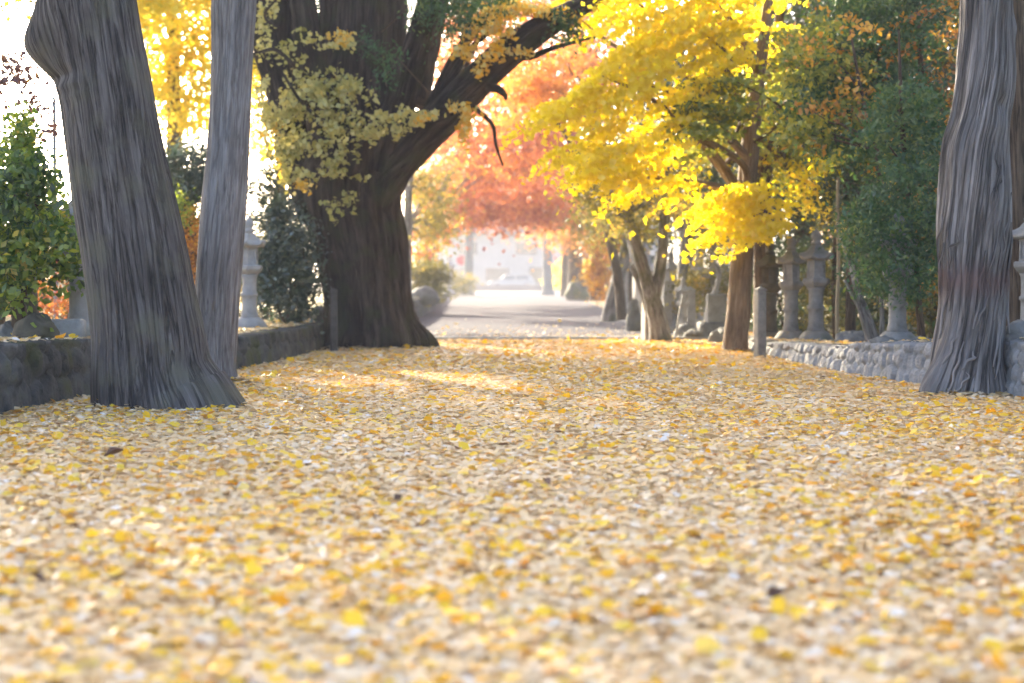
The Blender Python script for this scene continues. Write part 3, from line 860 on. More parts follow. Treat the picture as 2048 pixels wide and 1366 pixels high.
# short leafy shoots growing straight out of the old wood
shoot = [(640, 190, 70, 46), (598, 176, 46, 44), (610, 226, 54, 38), (568, 208, 40, 50), (700, 186, 40, 40), (688, 170, 40, 26), (730, 232, 42, 32), (752, 262, 28, 26), (718, 268, 36, 30), (660, 280, 46, 34), (684, 310, 24, 40),
         (800, 228, 34, 20), (824, 240, 38, 22), (796, 258, 22, 24), (868, 232, 22, 12), (846, 226, 20, 12), (660, 328, 40, 22), (688, 352, 40, 14), (610, 290, 44, 30), (570, 282, 30, 24), (545, 260, 26, 44), (535, 210, 22, 50),
         (690, 408, 30, 16), (664, 412, 20, 14), (708, 396, 16, 16), (675, 428, 12, 16), (530, 60, 24, 60), (545, 20, 22, 30), (640, 84, 60, 14), (580, 96, 44, 26), (575, 320, 36, 40), (600, 350, 28, 22), (556, 300, 36, 30), (700, 80, 14, 18)]
ps, ts = [], []
for (x, y, rx, ry) in shoot:
    n = int(0.09 * rx * ry)
    sub = rng.normal(size=(6, 2)) * 0.5; a = sub[rng.integers(0, 6, n)] + rng.normal(size=(n, 2)) * 0.24
    for i in range(n):
        ps.append(P(x + a[i, 0] * rx, y + a[i, 1] * ry, Y2 - 1.15 + rng.normal() * 0.22))
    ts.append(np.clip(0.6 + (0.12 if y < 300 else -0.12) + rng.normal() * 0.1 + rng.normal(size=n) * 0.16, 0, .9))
gold = [(686, 76, 26, 14), (606, 370, 18, 16), (845, 236, 20, 12), (905, 212, 12, 10), (540, 266, 18, 12), (1000, 96, 24, 14), (976, 116, 24, 14), (960, 142, 16, 12), (1045, 104, 26, 12), (950, 60, 40, 16), (985, 30, 40, 20), (930, 100, 26, 16), (1040, 12, 40, 16), (930, 250, 14, 40), (935, 226, 22, 10), (1080, 20, 60, 14), (1130, 30, 40, 18), (1000, 60, 30, 16)]
for (x, y, rx, ry) in gold:
    n = int(0.22 * rx * ry) + 8
    a = rng.normal(size=(n, 2)) * 0.5
    for i in range(n):
        ps.append(P(x + a[i, 0] * rx, y + a[i, 1] * ry, Y2 - 1.2 + rng.normal() * 0.25))
    ts.append(np.clip(0.97 + rng.normal(size=n) * 0.05, .85, 1))
base = Vector((main[0][:160, 0].mean(), Y2, 0))
cs = sprays_ell((-2.6, 25, 9.6), (5.2, 4.0, 3.2), 150, rng, 0.2)
gk = make_tree('ginkgo_tree', 'huge old ginkgo with dark furrowed trunk splitting into many thick limbs', 'tree', base, MATS['bark_ginkgo'],
               [main, bough] + [tube([(q[0], q[1], q[2], q[3] * (1.0 if j < 1 else .72)) for j, q in enumerate(l)], 90, 48, rough=.1, ridges=8, lobes=.16, seed=20 + i) for i, l in enumerate(limbs)] + [tube(l, 40, 10, rough=.1, seed=40 + i) for i, l in enumerate(thin)],
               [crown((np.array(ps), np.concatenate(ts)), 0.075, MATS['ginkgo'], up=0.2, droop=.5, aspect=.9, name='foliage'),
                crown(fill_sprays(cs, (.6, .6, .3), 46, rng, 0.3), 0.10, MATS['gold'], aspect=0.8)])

# shaggy trunk, front right ---------------------------------------------------------------------
Y3 = 14.84
rows = [(1930, 830, 176), (1930, 800, 160), (1930, 780, 152), (1935, 730, 138), (1940, 680, 128), (1944, 620, 122), (1945, 540, 128), (1947, 450, 138), (1950, 370, 136), (1952, 300, 128), (1960, 240, 112), (1968, 180, 112), (1972, 120, 110), (1972, 60, 100), (1972, 0, 98), (1972, -120, 92), (1970, -350, 80), (1966, -640, 60), (1960, -950, 26)]
pth = px_path(rows, Y3)
shag = tube(pth, n=480, k=320, rough=0.10, ridges=19, lobes=0.17, seed=4, twist=1.5, sz=0.42,
            bumps=[(0, -2.75, .30, .35, .38), (0, -1.2, .16, .3, .10), (0, -.35, .22, .4, .22), (P(0, 210, Y3).z, -1.15, .05, .18, -.16), (P(0, 250, Y3).z, -1.3, .10, .5, .12), (P(0, 60, Y3).z, -.2, .10, .4, .16), (P(0, 470, Y3).z, -2.7, .22, .25, .10)])
base = Vector(pth[0][:3]); base.z = 0
# long loose strips of bark peeling off the stem
strips = []
rs = np.random.default_rng(17)
spl = spline(pth, 200)
for i in range(26):
    a = rs.uniform(-PI, 0.15) ; i0 = rs.integers(16, 92); ln = rs.integers(8, 30)
    row = []
    for j in range(7):
        q = spl[min(199, i0 + int(ln * j / 6))]
        lift = 1.05 + 0.05 * math.sin(PI * j / 6) + (0.14 * ((6 - j) / 6) ** 3 if i % 3 == 0 else 0)
        aa = a + 0.05 * j * rs.uniform(.5, 1.6)
        row.append((q[0] + q[3] * lift * math.cos(aa), q[1] + q[3] * lift * math.sin(aa), q[2], 0.004 + 0.010 * math.sin(PI * (j + .6) / 7.2)))
    strips.append(tube(row, 18, 6))
cs = sprays_ell((4.6, 15.6, 7.2), (2.6, 2.8, 1.7), 220, R1, 0.3)
br = limb_paths(pth[-3][:3], cs[:6], 0.07, R1)
make_tree('cypress_tree', 'grey trunk with shaggy peeling bark in front of the pale cobble wall', 'tree', base, MATS['bark_shag'], [shag] + strips + [tube(b, 16, 8) for b in br],
          [crown(fill_sprays(cs, (.42, .42, .14), 70, R1, 0.35), 0.09, MATS['cypress'], aspect=0.4)])

# dark trunk behind it
Y = 17.2
pth = px_path([(2045, 705, 74), (2044, 640, 66), (2042, 560, 62), (2040, 470, 60), (2036, 380, 58), (2034, 250, 54), (2030, 100, 50), (2026, -100, 44), (2022, -400, 30), (2020, -700, 12)], Y)
base = Vector(pth[0][:3])
cs = sprays_ell((5.4, 17.6, 6.4), (1.6, 1.6, 1.5), 90, R1, 0.3)
make_tree('brown_tree', 'narrow dark brown trunk half hidden behind the shaggy bark trunk', 'tree', base, MATS['bark_brown'],
          [tube(pth, 120, 48, .06, 9, .08, 6)] + [tube(b, 14, 8) for b in limb_paths(pth[-2][:3], cs[:5], .05, R1)],
          [crown(fill_sprays(cs, (.4, .4, .16), 60, R1, .3), .08, MATS['orange'])])

# ================================================================== yellow maple and the right-hand planting
R2 = np.random.default_rng(77)
YM = 23.5
pth = px_path([(1469, 722, 70), (1469, 708, 60), (1470, 690, 52), (1475, 640, 48), (1481, 560, 46), (1486, 480, 44), (1492, 400, 41), (1498, 320, 38), (1506, 240, 33), (1518, 150, 27), (1530, 60, 22), (1540, -40, 18), (1548, -200, 12), (1550, -360, 6)], YM)
maple_trunk = tube(pth, 200, 60, .05, 9, .05, 7)
low = [(1040, 232), (1100, 205), (1180, 178), (1170, 140), (1240, 90), (1215, 30), (1240, -60), (1330, -60), (1490, -60), (1488, 60), (1470, 120), (1420, 170), (1395, 240), (1350, 270), (1352, 330), (1382, 400), (1330, 420), (1290, 425), (1250, 410), (1200, 360), (1140, 345), (1075, 335), (1120, 290), (1150, 250), (1080, 248)]
low2 = [(1384, 424), (1450, 370), (1530, 384), (1545, 418), (1480, 424), (1420, 436)]
low3 = [(1400, 462), (1450, 438), (1540, 432), (1562, 452), (1540, 474), (1440, 480)]
s1 = sprays_in(low, 21.9, 23.2, 250, R2)
s2 = np.vstack([sprays_in(low2, 22.2, 23.2, 25, R2), sprays_in(low3, 22.2, 23.2, 22, R2)])
s3 = np.vstack([sprays_in([(1080, -50), (1240, -60), (1240, 50), (1150, 70), (1110, 60)], 25.2, 26.6, 26, R2), sprays_ell(P(1420, -260, 23.6), (3.2, 2.6, 1.3), 200, R2, .2), sprays_in([(1400, 30), (1550, 0), (1560, 130), (1420, 140)], 23.9, 25.2, 30, R2)])
allc = np.vstack([s1, s2, s3])
tones = np.clip(np.concatenate([R2.normal(.62, .16, len(s1)), R2.normal(.72, .16, len(s2)), R2.normal(.45, .2, len(s3))]), 0.1, .95)
pos, tone = fill_sprays(allc, (.40, .30, .035), 46, R2, .12, .08, tones, .42)
fringe = [(1262, 412), (1302, 418), (1340, 420), (1215, 372), (1100, 330), (1085, 236), (1060, 228), (1150, 338), (1372, 400), (1398, 410), (1402, 448)]
targets = [s1[i] for i in range(0, 250, 26)] + [s2[i] for i in range(0, 47, 12)] + [s3[i] for i in range(0, 200, 40)]
def near_on(path, t):
    """point of the trunk to grow a limb towards t from"""
    p = np.array(path)[:, :3]; d = np.abs(p[:, 2] - (t[2] - 0.6 * np.linalg.norm(t[:2] - p[:, :2].mean(0)))); i = max(2, len(p) // 2 - 1, int(d.argmin())); i = min(i, len(p) - 2)
    return path[i]
limbs = []
for t in targets:
    q = near_on(pth, t)
    limbs += limb_paths(q[:3], [t], min(.07, q[3] * .6), R2, .006, .06)
base = Vector(pth[0][:3]); base.z = 0
make_tree('yellow_maple_tree', 'slender brown maple with broad tiers of vivid yellow leaves spreading over the avenue', 'tree', base, MATS['bark_tan'], [maple_trunk] + [tube(b, 22, 8, seed=i) for i, b in enumerate(limbs)],
          [crown((pos, tone), .095, MATS['yellow'], up=.30, droop=.4, aspect=.8)])

def simple_tree(name, label, cat, base_px, Y, rows, bark, crowns, group=None, n_limbs=7, limb_r=.05, seed=0, base_z=None, ridges=8, k=36):
    rg = np.random.default_rng(seed)
    pth = px_path(rows, Y)
    base = Vector(pth[0][:3])
    if base_z is not None: base.z = base_z
    pieces = [tube(pth, 90, k, .07, ridges, .07, seed)]
    cr = []
    for c in crowns:
        cs = c['cs']
        tn = c.get('tones')
        if tn is None: tn = np.clip(rg.normal(c.get('mean', .5), c.get('sd', .22), len(cs)), 0, 1)
        cr.append(crown(fill_sprays(cs, c.get('rad', (.4, .4, .15)), c.get('per', 50), rg, c.get('tilt', .3), .12, tn), c.get('size', .08), c['mat'], up=c.get('up', .6), aspect=c.get('aspect', .62), droop=c.get('droop', .2), name=c.get('name', 'crown')))
        for t in cs[rg.choice(len(cs), min(n_limbs, len(cs)), replace=False)]:
            q = near_on(pth, t)
            pieces += [tube(b, 16, 7, seed=seed) for b in limb_paths(q[:3], [t], min(limb_r, q[3] * .7), rg, .005, .05)]
    return make_tree(name, label, cat, base, bark, pieces, cr, group)

GREEN_TIERS = np.vstack([sprays_in([(1390, 170), (1470, 110), (1478, 210), (1460, 270), (1400, 310), (1385, 250)], 21.8, 22.9, 30, R2), sprays_in([(1575, 80), (1650, 50), (1660, 180), (1600, 240), (1565, 240)], 21.8, 22.9, 26, R2)])
# green and yellow mixed maple just behind the yellow one
simple_tree('green_maple_tree', 'maple still partly green, standing right behind the yellow maple', 'tree', None, 25.6,
            [(1528, 690, 44), (1526, 560, 38), (1526, 420, 34), (1530, 300, 30), (1540, 180, 26), (1556, 60, 20), (1566, -60, 14), (1570, -220, 5)], MATS['bark_brown'],
            [dict(cs=sprays_in([(1395, 260), (1450, 170), (1540, 190), (1570, 100), (1640, 60), (1680, 200), (1640, 300), (1690, 370), (1640, 410), (1575, 400), (1560, 330), (1480, 300), (1400, 330)], 24.2, 26.6, 150, R2), mat=MATS['ygreen'], rad=(.4, .4, .09), per=70, size=.085, up=.3, mean=.5),
             dict(cs=GREEN_TIERS, mat=MATS['ygreen'], rad=(.42, .3, .045), per=60, size=.09, up=.3, mean=.5, tilt=.15, name='foliage'),
             dict(cs=sprays_in([(1560, 350), (1640, 310), (1700, 300), (1710, 390), (1640, 380), (1575, 380)], 22.5, 25, 50, R2), mat=MATS['yellow'], rad=(.3, .3, .06), per=40, size=.085, up=.3, mean=.5, name='foliage'),
             dict(cs=sprays_ell(P(1600, -240, 26), (2.6, 2.2, 1.2), 80, R2, .2), mat=MATS['ygreen'], rad=(.4, .4, .1), per=60, size=.09)], seed=201)

# cypresses with drooping green sprays
CY = 'cypresses behind the right-hand lanterns'
simple_tree('cypress_tree', 'green feathery cypress drooping over the lantern nearest the shaggy trunk', 'tree', None, 18.6,
            [(1846, 700, 16), (1838, 620, 14), (1826, 500, 13), (1815, 380, 12), (1805, 260, 10), (1800, 150, 7), (1798, 60, 4)], MATS['bark_brown'],
            [dict(cs=sprays_in([(1700, 480), (1716, 400), (1790, 330), (1850, 290), (1885, 380), (1880, 520), (1840, 600), (1790, 590), (1730, 560)], 17.6, 18.9, 200, R2), mat=MATS['cypress'], rad=(.22, .2, .15), per=62, size=.065, up=0, droop=.8, aspect=.4, tilt=.1, mean=.55),
             dict(cs=sprays_in([(1720, 300), (1760, 200), (1840, 150), (1890, 250), (1870, 330), (1790, 340)], 18.2, 19.6, 90, R2), mat=MATS['cypress'], rad=(.24, .2, .1), per=52, size=.07, up=.1, droop=.6, aspect=.45, mean=.75, name='foliage')], seed=202, base_z=.3)
simple_tree('cypress_tree', 'tall dark green cypress behind the mixed green maple', 'tree', None, 22.0,
            [(1700, 690, 22), (1702, 560, 20), (1704, 400, 18), (1706, 250, 16), (1708, 80, 13), (1710, -120, 8), (1711, -300, 3)], MATS['bark_brown'],
            [dict(cs=sprays_in([(1600, 240), (1640, 120), (1660, -60), (1800, -80), (1880, 40), (1860, 200), (1800, 300), (1760, 330), (1700, 330), (1640, 300)], 20.4, 22.4, 300, R2), mat=MATS['cypress'], rad=(.34, .26, .14), per=70, size=.075, up=0, droop=.8, aspect=.4, tilt=.15, mean=.55),
             dict(cs=sprays_in([(1640, 380), (1700, 320), (1760, 360), (1750, 430), (1690, 430)], 21.5, 23, 40, R2), mat=MATS['evergreen'], rad=(.26, .26, .2), per=60, size=.07, mean=.6, name='foliage')], seed=203, base_z=.2)
simple_tree('orange_leaf_tree', 'thin stemmed tree with scattered amber leaves in front of the tall dark cypress', 'tree', None, 20.2,
            [(1788, 690, 14), (1784, 560, 12), (1770, 430, 11), (1750, 300, 9), (1722, 180, 7), (1700, 60, 4)], MATS['bark_brown'],
            [dict(cs=sprays_in([(1560, 60), (1660, 0), (1860, 60), (1880, 240), (1860, 420), (1880, 620), (1830, 560), (1780, 380), (1680, 350), (1600, 300)], 19.4, 20.8, 38, R2), mat=MATS['orange'], rad=(.2, .2, .09), per=22, size=.075, mean=.7, sd=.2, up=.2),
             dict(cs=sprays_in([(1570, 80), (1660, 20), (1740, 120), (1720, 300), (1640, 330), (1580, 260)], 20.0, 21.4, 50, R2), mat=MATS['ygreen'], rad=(.3, .3, .07), per=44, size=.08, mean=.5, up=.2, name='foliage')], seed=214, base_z=.25)
# orange and russet trees
simple_tree('orange_leaf_tree', 'russet leaved tree between the drooping cypress and the shaggy trunk', 'tree', None, 21.0,
            [(1866, 700, 20), (1866, 560, 18), (1860, 400, 16), (1850, 250, 13), (1840, 100, 10), (1834, -80, 6), (1830, -240, 3)], MATS['bark_brown'],
            [dict(cs=sprays_in([(1720, 120), (1780, 20), (1850, -60), (1920, -40), (1930, 200), (1900, 420), (1900, 640), (1840, 660), (1830, 520), (1800, 320), (1720, 260)], 20.0, 22.5, 70, R2), mat=MATS['orange'], rad=(.26, .26, .12), per=36, size=.07, mean=.5, sd=.26)], seed=204, base_z=.25)
simple_tree('orange_leaf_tree', 'orange brown leaved tree showing right of the shaggy trunk', 'tree', None, 19.5,
            [(2090, 690, 24), (2088, 520, 20), (2080, 350, 17), (2076, 180, 14), (2070, 0, 9), (2066, -160, 4)], MATS['bark_brown'],
            [dict(cs=sprays_in([(2010, 180), (2020, 20), (2040, -100), (2160, -100), (2180, 300), (2150, 460), (2020, 470), (2020, 300)], 18.6, 20.8, 130, R2), mat=MATS['orange'], rad=(.26, .26, .14), per=44, size=.065, mean=.45, sd=.28)], seed=205, base_z=.35)
simple_tree('yellow_leaf_tree', 'golden small leaved tree above the thin bamboo pole', 'tree', None, 24.0,
            [(1672, 690, 12), (1668, 560, 11), (1676, 440, 10), (1690, 340, 8), (1700, 240, 5)], MATS['bark_brown'],
            [dict(cs=sprays_in([(1610, 390), (1660, 330), (1740, 290), (1780, 360), (1760, 450), (1705, 480), (1680, 420), (1630, 420)], 22.6, 24.4, 70, R2), mat=MATS['gold'], rad=(.22, .22, .12), per=36, size=.065, mean=.7)], seed=206, base_z=.2)
# dark evergreens closing the view on the right
EV = [(1600, 30, 33, 2.6, 4.4), (1740, 60, 30, 2.4, 4.6), (1880, 40, 31, 2.6, 4.8), (2030, 60, 27, 2.3, 4.4), (1500, 120, 38, 2.6, 4.2), (2160, 60, 25, 2.2, 4.2), (1390, 200, 46, 2.8, 4.4)]
evl = ['dark evergreen closing the view behind the three mossy lanterns', 'dark evergreen behind the thin bamboo pole', 'dark evergreen behind the shaggy bark trunk',
       'dark evergreen behind the orange leaved tree on the wall', 'dark evergreen seen beyond the yellow maple stem', 'dark evergreen past the cobble wall, mostly out of sight', 'far dark evergreen behind the forked grey tree']
for i, (px, py, Y, rx, rz) in enumerate(EV):
    c = P(px, 330, Y); b0 = P(px, 560, Y); b0.z = .15
    rg = np.random.default_rng(300 + i)
    h = 8.5 + rg.random()
    pth = [(b0.x, Y, .0, .20), (b0.x + .05, Y, 2.0, .17), (b0.x, Y + .1, 4.5, .13), (b0.x - .05, Y, 7.0, .07), (b0.x, Y, h, .02)]
    cs = sprays_ell((b0.x, Y, 4.9), (rx, 1.9, rz), 330, rg, .35)
    cs = cs[cs[:, 2] > .5]
    tn = np.clip(rg.normal(.45, .25, len(cs)), 0, 1)
    lim = [tube(b, 14, 7) for t in cs[:8] for b in limb_paths(near_on(pth, t)[:3], [t], .04, rg, .005, .03)]
    make_tree('evergreen_tree', evl[i], 'tree', (b0.x, Y, 0), MATS['bark_brown'], [tube(pth, 50, 24, .06, 7, .06, i)] + lim,
              [crown(fill_sprays(cs, (.5, .5, .24), 64, rg, .35, .14, tn), .13, MATS['evergreen'], aspect=.5)], 'dark evergreens closing the view')
    if i in (0, 1, 2, 3):
        pass

simple_tree('cypress_tree', 'dark cypress behind the ginkgo, its sprays hanging at the top above the bough', 'tree', None, 30.5,
            [(742, 640, 46), (744, 500, 42), (752, 320, 36), (768, 120, 30), (790, -80, 24), (800, -300, 12), (804, -420, 4)], MATS['bark_brown'],
            [dict(cs=sprays_in([(800, -50), (1010, -50), (1030, 0), (985, 46), (930, 66), (880, 70), (830, 40), (860, 150), (740, 250), (600, 290), (530, 200), (510, 40), (540, -50)], 27.5, 30, 260, R2), mat=MATS['cypress'], rad=(.34, .34, .2), per=70, size=.09, up=0, droop=.8, aspect=.4, mean=.35),
             dict(cs=np.vstack([sprays_in([(820, -60), (1010, -60), (1015, 10), (960, 46), (880, 62), (826, 24)], 23.2, 24.2, 46, R2), sprays_in([(730, 60), (790, 70), (800, 170), (750, 170)], 23.4, 24, 6, R2), sprays_in([(1100, 20), (1160, 40), (1150, 90), (1115, 90)], 23.2, 23.8, 9, R2)]), mat=MATS['cypress'], rad=(.18, .18, .2), per=60, size=.07, up=0, droop=.8, aspect=.4, mean=.4, name='foliage')], seed=231, base_z=.3)
ev0 = bpy.data.objects['evergreen_tree.003']  # its copies stand unseen on the right, added to block sky light
for i, (x, y, lb) in enumerate([(8.6, 12.5, 'added unseen evergreen right of the shaggy trunk, blocking sky light'), (8.2, 6.5, 'added unseen evergreen by the near end of the cobble wall, blocking sky light'), (8.8, 0.5, 'added unseen evergreen level with the camera, blocking sky light from the right'), (8.4, -6.5, 'added unseen evergreen behind the camera, blocking sky light from the right')]):
    o = copy_tree(ev0); o.location = (x, y, .2); o.rotation_euler = (0, 0, 1.3 * i + .4); o['label'] = lb
# small bare shrub leaning on the terrace
shr = [px_path([(a_, b_, c_ * 1.6) for a_, b_, c_ in r], 19.6) for r in ([(1745, 694, 12), (1720, 610, 9), (1700, 520, 7), (1672, 450, 4)], [(1752, 694, 9), (1732, 640, 7), (1705, 590, 5), (1690, 560, 3)], [(1760, 694, 7), (1764, 640, 6), (1762, 560, 5), (1768, 480, 3)], [(1757, 694, 9), (1740, 640, 8), (1716, 580, 6), (1704, 540, 3)])]
rg = np.random.default_rng(8)
cs = np.array([P(x, y, 19.6 + rg.normal() * .2) for x, y in [(1675, 450), (1690, 480), (1665, 430), (1700, 500), (1768, 480), (1755, 500), (1690, 470), (1640, 450), (1710, 430), (1725, 470)]])
make_tree('spindly_shrub', 'spindly shrub of bare crossing brown stems beside the flat rock', 'shrub', Vector(shr[0][0][:3]), MATS['bark_grey'], [tube(s, 26, 8, .1, seed=i) for i, s in enumerate(shr)],
          [crown(fill_sprays(cs, (.12, .12, .09), 22, rg, .3), .055, MATS['olive'])], trunk_name='stems')
# low undergrowth
def bush(name, label, c, r, n, mat, per=50, size=.06, rad=(.2, .2, .14), seed=0, mean=.5, stems=5, cat='bush', group=None, sd=.25, shell=.4):
    rg = np.random.default_rng(seed)
    c = np.asarray(c, float)
    cs = sprays_ell(c, r, n, rg, shell)
    z0 = c[2] - r[2]
    base = Vector((c[0], c[1], z0))
    st = []
    for i in range(stems):
        t = cs[i]
        b = np.array((c[0] + rg.normal() * .08, c[1] + rg.normal() * .08, z0 - .08))
        st += [tube(q, 14, 7, .1) for q in limb_paths(b, [t], .022, rg, .005, .05)]
    return make_tree(name, label, cat, base, MATS['bark_brown'], st, [crown(fill_sprays(cs, rad, per, rg, .3, .12, np.clip(rg.normal(mean, sd, n), 0, 1)), size, mat, name='foliage')], group, trunk_name='stems')

for i, (px, Y, rx, rz, mt, mean, lb) in enumerate([(1585, 27, .9, .75, 'evergreen', .5, 'low dark bush behind the three lanterns'), (1700, 24.5, .8, .7, 'olive', .25, 'low olive bush behind the bamboo pole'),
        (1800, 22.6, .8, .75, 'evergreen', .5, 'low dark bush behind the half hidden lantern'), (1900, 20.5, .7, .8, 'olive', .3, 'low olive bush behind the shaggy trunk foot'), (2060, 18.2, .6, .7, 'evergreen', .5, 'low dark bush behind the narrow dark trunk'),
        (1440, 33, 1.0, .6, 'olive', .5, 'low bush behind the grey stone slab')]):
    c = P(px, 600, Y)
    bush('low_bush', lb, (c.x, Y, rz + .15), (rx, .5, rz), 110, MATS[mt], seed=400 + i, mean=mean, group='low bushes on the right terrace')

# ================================================================== stone lanterns
def hexf(sharp=1.0, lift=0.0, r_ref=0.2):
    def f(a, r, z):
        s = (a % (PI / 3)) - PI / 6
        k = math.cos(PI / 6) / math.cos(s)              # 1 at the corners ... cos30 mid-face
        return (k, lift * max(0, (k - .866) / .134) ** 2 * (r / r_ref) ** 3)
    return f

def make_lantern(label, loc, mat, s=1.0, rz=0.0, group='stone lanterns of the avenue'):
    t = thing('stone_lantern', label, 'stone lantern', loc, rz, group, s)
    lathe_parts = [
        ('base', [(.02, 0), (.23, 0), (.235, .05), (.215, .075), (.20, .10), (.165, .145), (.135, .165), (.02, .166)], 36, None),
        ('shaft', [(.02, .160), (.120, .160), (.112, .19), (.098, .25), (.095, .40), (.096, .43), (.112, .445), (.112, .475), (.095, .49), (.093, .60), (.098, .68), (.115, .725), (.02, .727)], 36, None),
        ('platform', [(.02, .722), (.115, .722), (.15, .750), (.178, .785), (.185, .80), (.185, .835), (.165, .848), (.02, .849)], 36, hexf()),
        ('roof', [(.02, 1.085), (.205, 1.085), (.232, 1.105), (.228, 1.125), (.175, 1.160), (.125, 1.20), (.085, 1.25), (.06, 1.275), (.02, 1.277)], 72, hexf(1, .05, .23)),
        ('finial', [(.01, 1.272), (.055, 1.272), (.075, 1.295), (.062, 1.32), (.04, 1.33), (.060, 1.355), (.068, 1.39), (.055, 1.43), (.03, 1.46), (.004, 1.485)], 24, None)]
    for nm, prof, k, cf in lathe_parts:
        b = Bag().add(lathe(prof, k, 0.0, cf))
        b.build(nm, mat, t, smooth=(nm not in ('platform',)))
    fb = Bag().add(lathe([(.02, .845), (.128, .845), (.128, .872), (.108, .874), (.108, 1.06), (.128, 1.062), (.128, 1.088), (.02, 1.089)], 6, 0.0))
    for i in range(6):
        a = i * PI / 3
        fb.add(lathe([(.004, .87), (.016, .87), (.016, 1.064), (.004, 1.064)], 8))
        fb.v[-1] = fb.v[-1] + np.array((.108 * math.cos(a), .108 * math.sin(a), 0))
    f = fb.build('fire_box', mat, t, smooth=False)
    for i in (1, 4):
        a = i * PI / 3 + PI / 6 + PI / 3
        v, q = box(0, 0, .967, .012, .072, .105, .003)
        c, s_ = math.cos(a), math.sin(a)
        v = np.stack([v[:, 0] * c - v[:, 1] * s_ + .0945 * c, v[:, 0] * s_ + v[:, 1] * c + .0945 * s_, v[:, 2]], 1)
        o = Bag().add((v, q)).build('opening_shade', MATS['opening_dark'], f, smooth=False)  # solid dark panel, the shade inside the lantern put into its colour
    return t


protos = {}
def lantern(px, Y, z, s, mat, label, rz=0.3):
    p = P(px, 600, Y)
    if mat not in protos:
        protos[mat] = make_lantern(label, (p.x, Y, z), MATS[mat], s, rz)
    else:
        o = copy_tree(protos[mat]); o.location = (p.x, Y, z); o.rotation_euler = (0, 0, rz); o.scale = (s,) * 3; o['label'] = label
    return
lantern(1632, 22.6, .16, 1.02, 'lantern', 'grey stone lantern with round finial, next to the thin bamboo pole', .15)
lantern(1582, 23.0, .16, .97, 'lantern', 'grey stone lantern between the dark mossy lantern and the bamboo pole lantern', .5)
lantern(1540, 23.8, .12, .97, 'lantern_dark', 'dark mossy stone lantern right behind the square wayside post', .2)
lantern(1795, 18.0, .30, .96, 'lantern', 'stone lantern with its top buried in green cypress sprays', .4)
lantern(2060, 16.6, .40, .92, 'lantern', 'stone lantern cut by the frame beside the narrow dark trunk', .1)
lantern(160, 16.2, .44, 1.04, 'lantern_pale', 'pale stone lantern tucked behind the leaning grey trunk', .3)
lantern(54, 17.2, .44, 1.10, 'lantern_dark', 'mossy stone lantern swallowed by the leafy green shrub', .3)
lantern(499, 22.0, .36, .98, 'lantern_pale', 'pale stone lantern between the slim trunk and the dark green camellia', .5)
lantern(606, 26.5, .38, .85, 'lantern', 'small stone lantern half hidden in the camellia beside the ginkgo', .2)
lantern(1341, 35.0, .0, 1.08, 'lantern_pale', 'stone lantern seen between the forked tree and the pale straight stem', .2)
lantern(1393, 35.5, .0, 1.05, 'lantern_pale', 'stone lantern behind the heap of grey rocks', .6)
lantern(1366, 31.0, .0, .72, 'lantern_pale', 'short stone lantern in front of the pale straight stem', .2)
lantern(1262, 58.0, .0, 1.3, 'lantern_pale', 'far pale stone lantern left of the curved pale stem', .3)
lantern(1446, 36.0, .0, 1.0, 'lantern_pale', 'pale stone lantern peeking left of the yellow maple stem', .3)
lantern(1424, 33.0, .0, .95, 'lantern_pale', 'pale stone lantern right of the crooked pale tree', .3)
lantern(1312, 43.0, .0, 1.1, 'lantern_pale', 'distant pale stone lantern behind the forked tree', .3)
lantern(1236, 52.0, .0, 1.2, 'lantern_pale', 'distant pale stone lantern beside the dark leaning trunk', .3)
lantern(866, 62.0, .3, 1.2, 'lantern_pale', 'far stone lantern just right of the ginkgo trunk', .2)
lantern(900, 92.0, .2, 1.4, 'lantern_pale', 'far stone lantern beside the left gate pillar', .2)

# pedestal of the pale lantern on the left
c = P(152, 655, 16.05)
tag(Bag().add(box(0, 0, .10, .34, .22, .20, .02)).build('stone_block', MATS['lantern_pale'], origin=None), 'squared pale stone block at the foot of the pale lantern behind the leaning trunk', 'stone block').location = (c.x - .02, 15.75, .44)

# ---- posts and poles
def post(name, label, cat, loc, w_, h, mat, taper=.92, rz=.2, group=None):
    v, q = box(0, 0, h / 2, w_, w_, h, .012)
    k = 1 - (1 - taper) * (v[:, 2] / h)
    v = v * np.stack([k, k, np.ones_like(k)], 1)
    b = Bag().add((v, q))
    t = thing(name, label, cat, loc, rz, group)
    b.build('shaft', mat, t, smooth=False)
    e = w_ * taper * .5 + .004
    cp = Bag().add((np.array([(-e, -e, h), (e, -e, h), (e, e, h), (-e, e, h), (-e, -e, h + .02), (e, -e, h + .02), (e, e, h + .02), (-e, e, h + .02), (0, 0, h + .02 + w_ * .35)]),
                    np.array([(0, 1, 5), (0, 5, 4), (1, 2, 6), (1, 6, 5), (2, 3, 7), (2, 7, 6), (3, 0, 4), (3, 4, 7), (4, 5, 8), (5, 6, 8), (6, 7, 8), (7, 4, 8), (0, 2, 1), (0, 3, 2)])))
    cp.build('cap', mat, t, smooth=False)
    return t
p = G(1520, 716); post('wayside_post', 'square weathered post standing on the leaves before the mossy lantern', 'post', p, .125, .86, MATS['post'], .95, .35)
p = G(668, 704); post('wayside_post', 'slim dark post leaning against the foot of the huge ginkgo', 'post', (p.x, p.y, 0), .10, .84, MATS['post_dark'], .95, .2)
p = G(1299, 683); post('stone_pillar', 'square pale stone pillar at the foot of the forked grey tree', 'stone pillar', p, .23, .70, MATS['lantern_pale'], .93, .25)
p = G(1202, 600); post('stone_pillar', 'small far stone pillar beside the brown trunk', 'stone pillar', p, .3, 1.3, MATS['lantern_pale'], .95, .1)
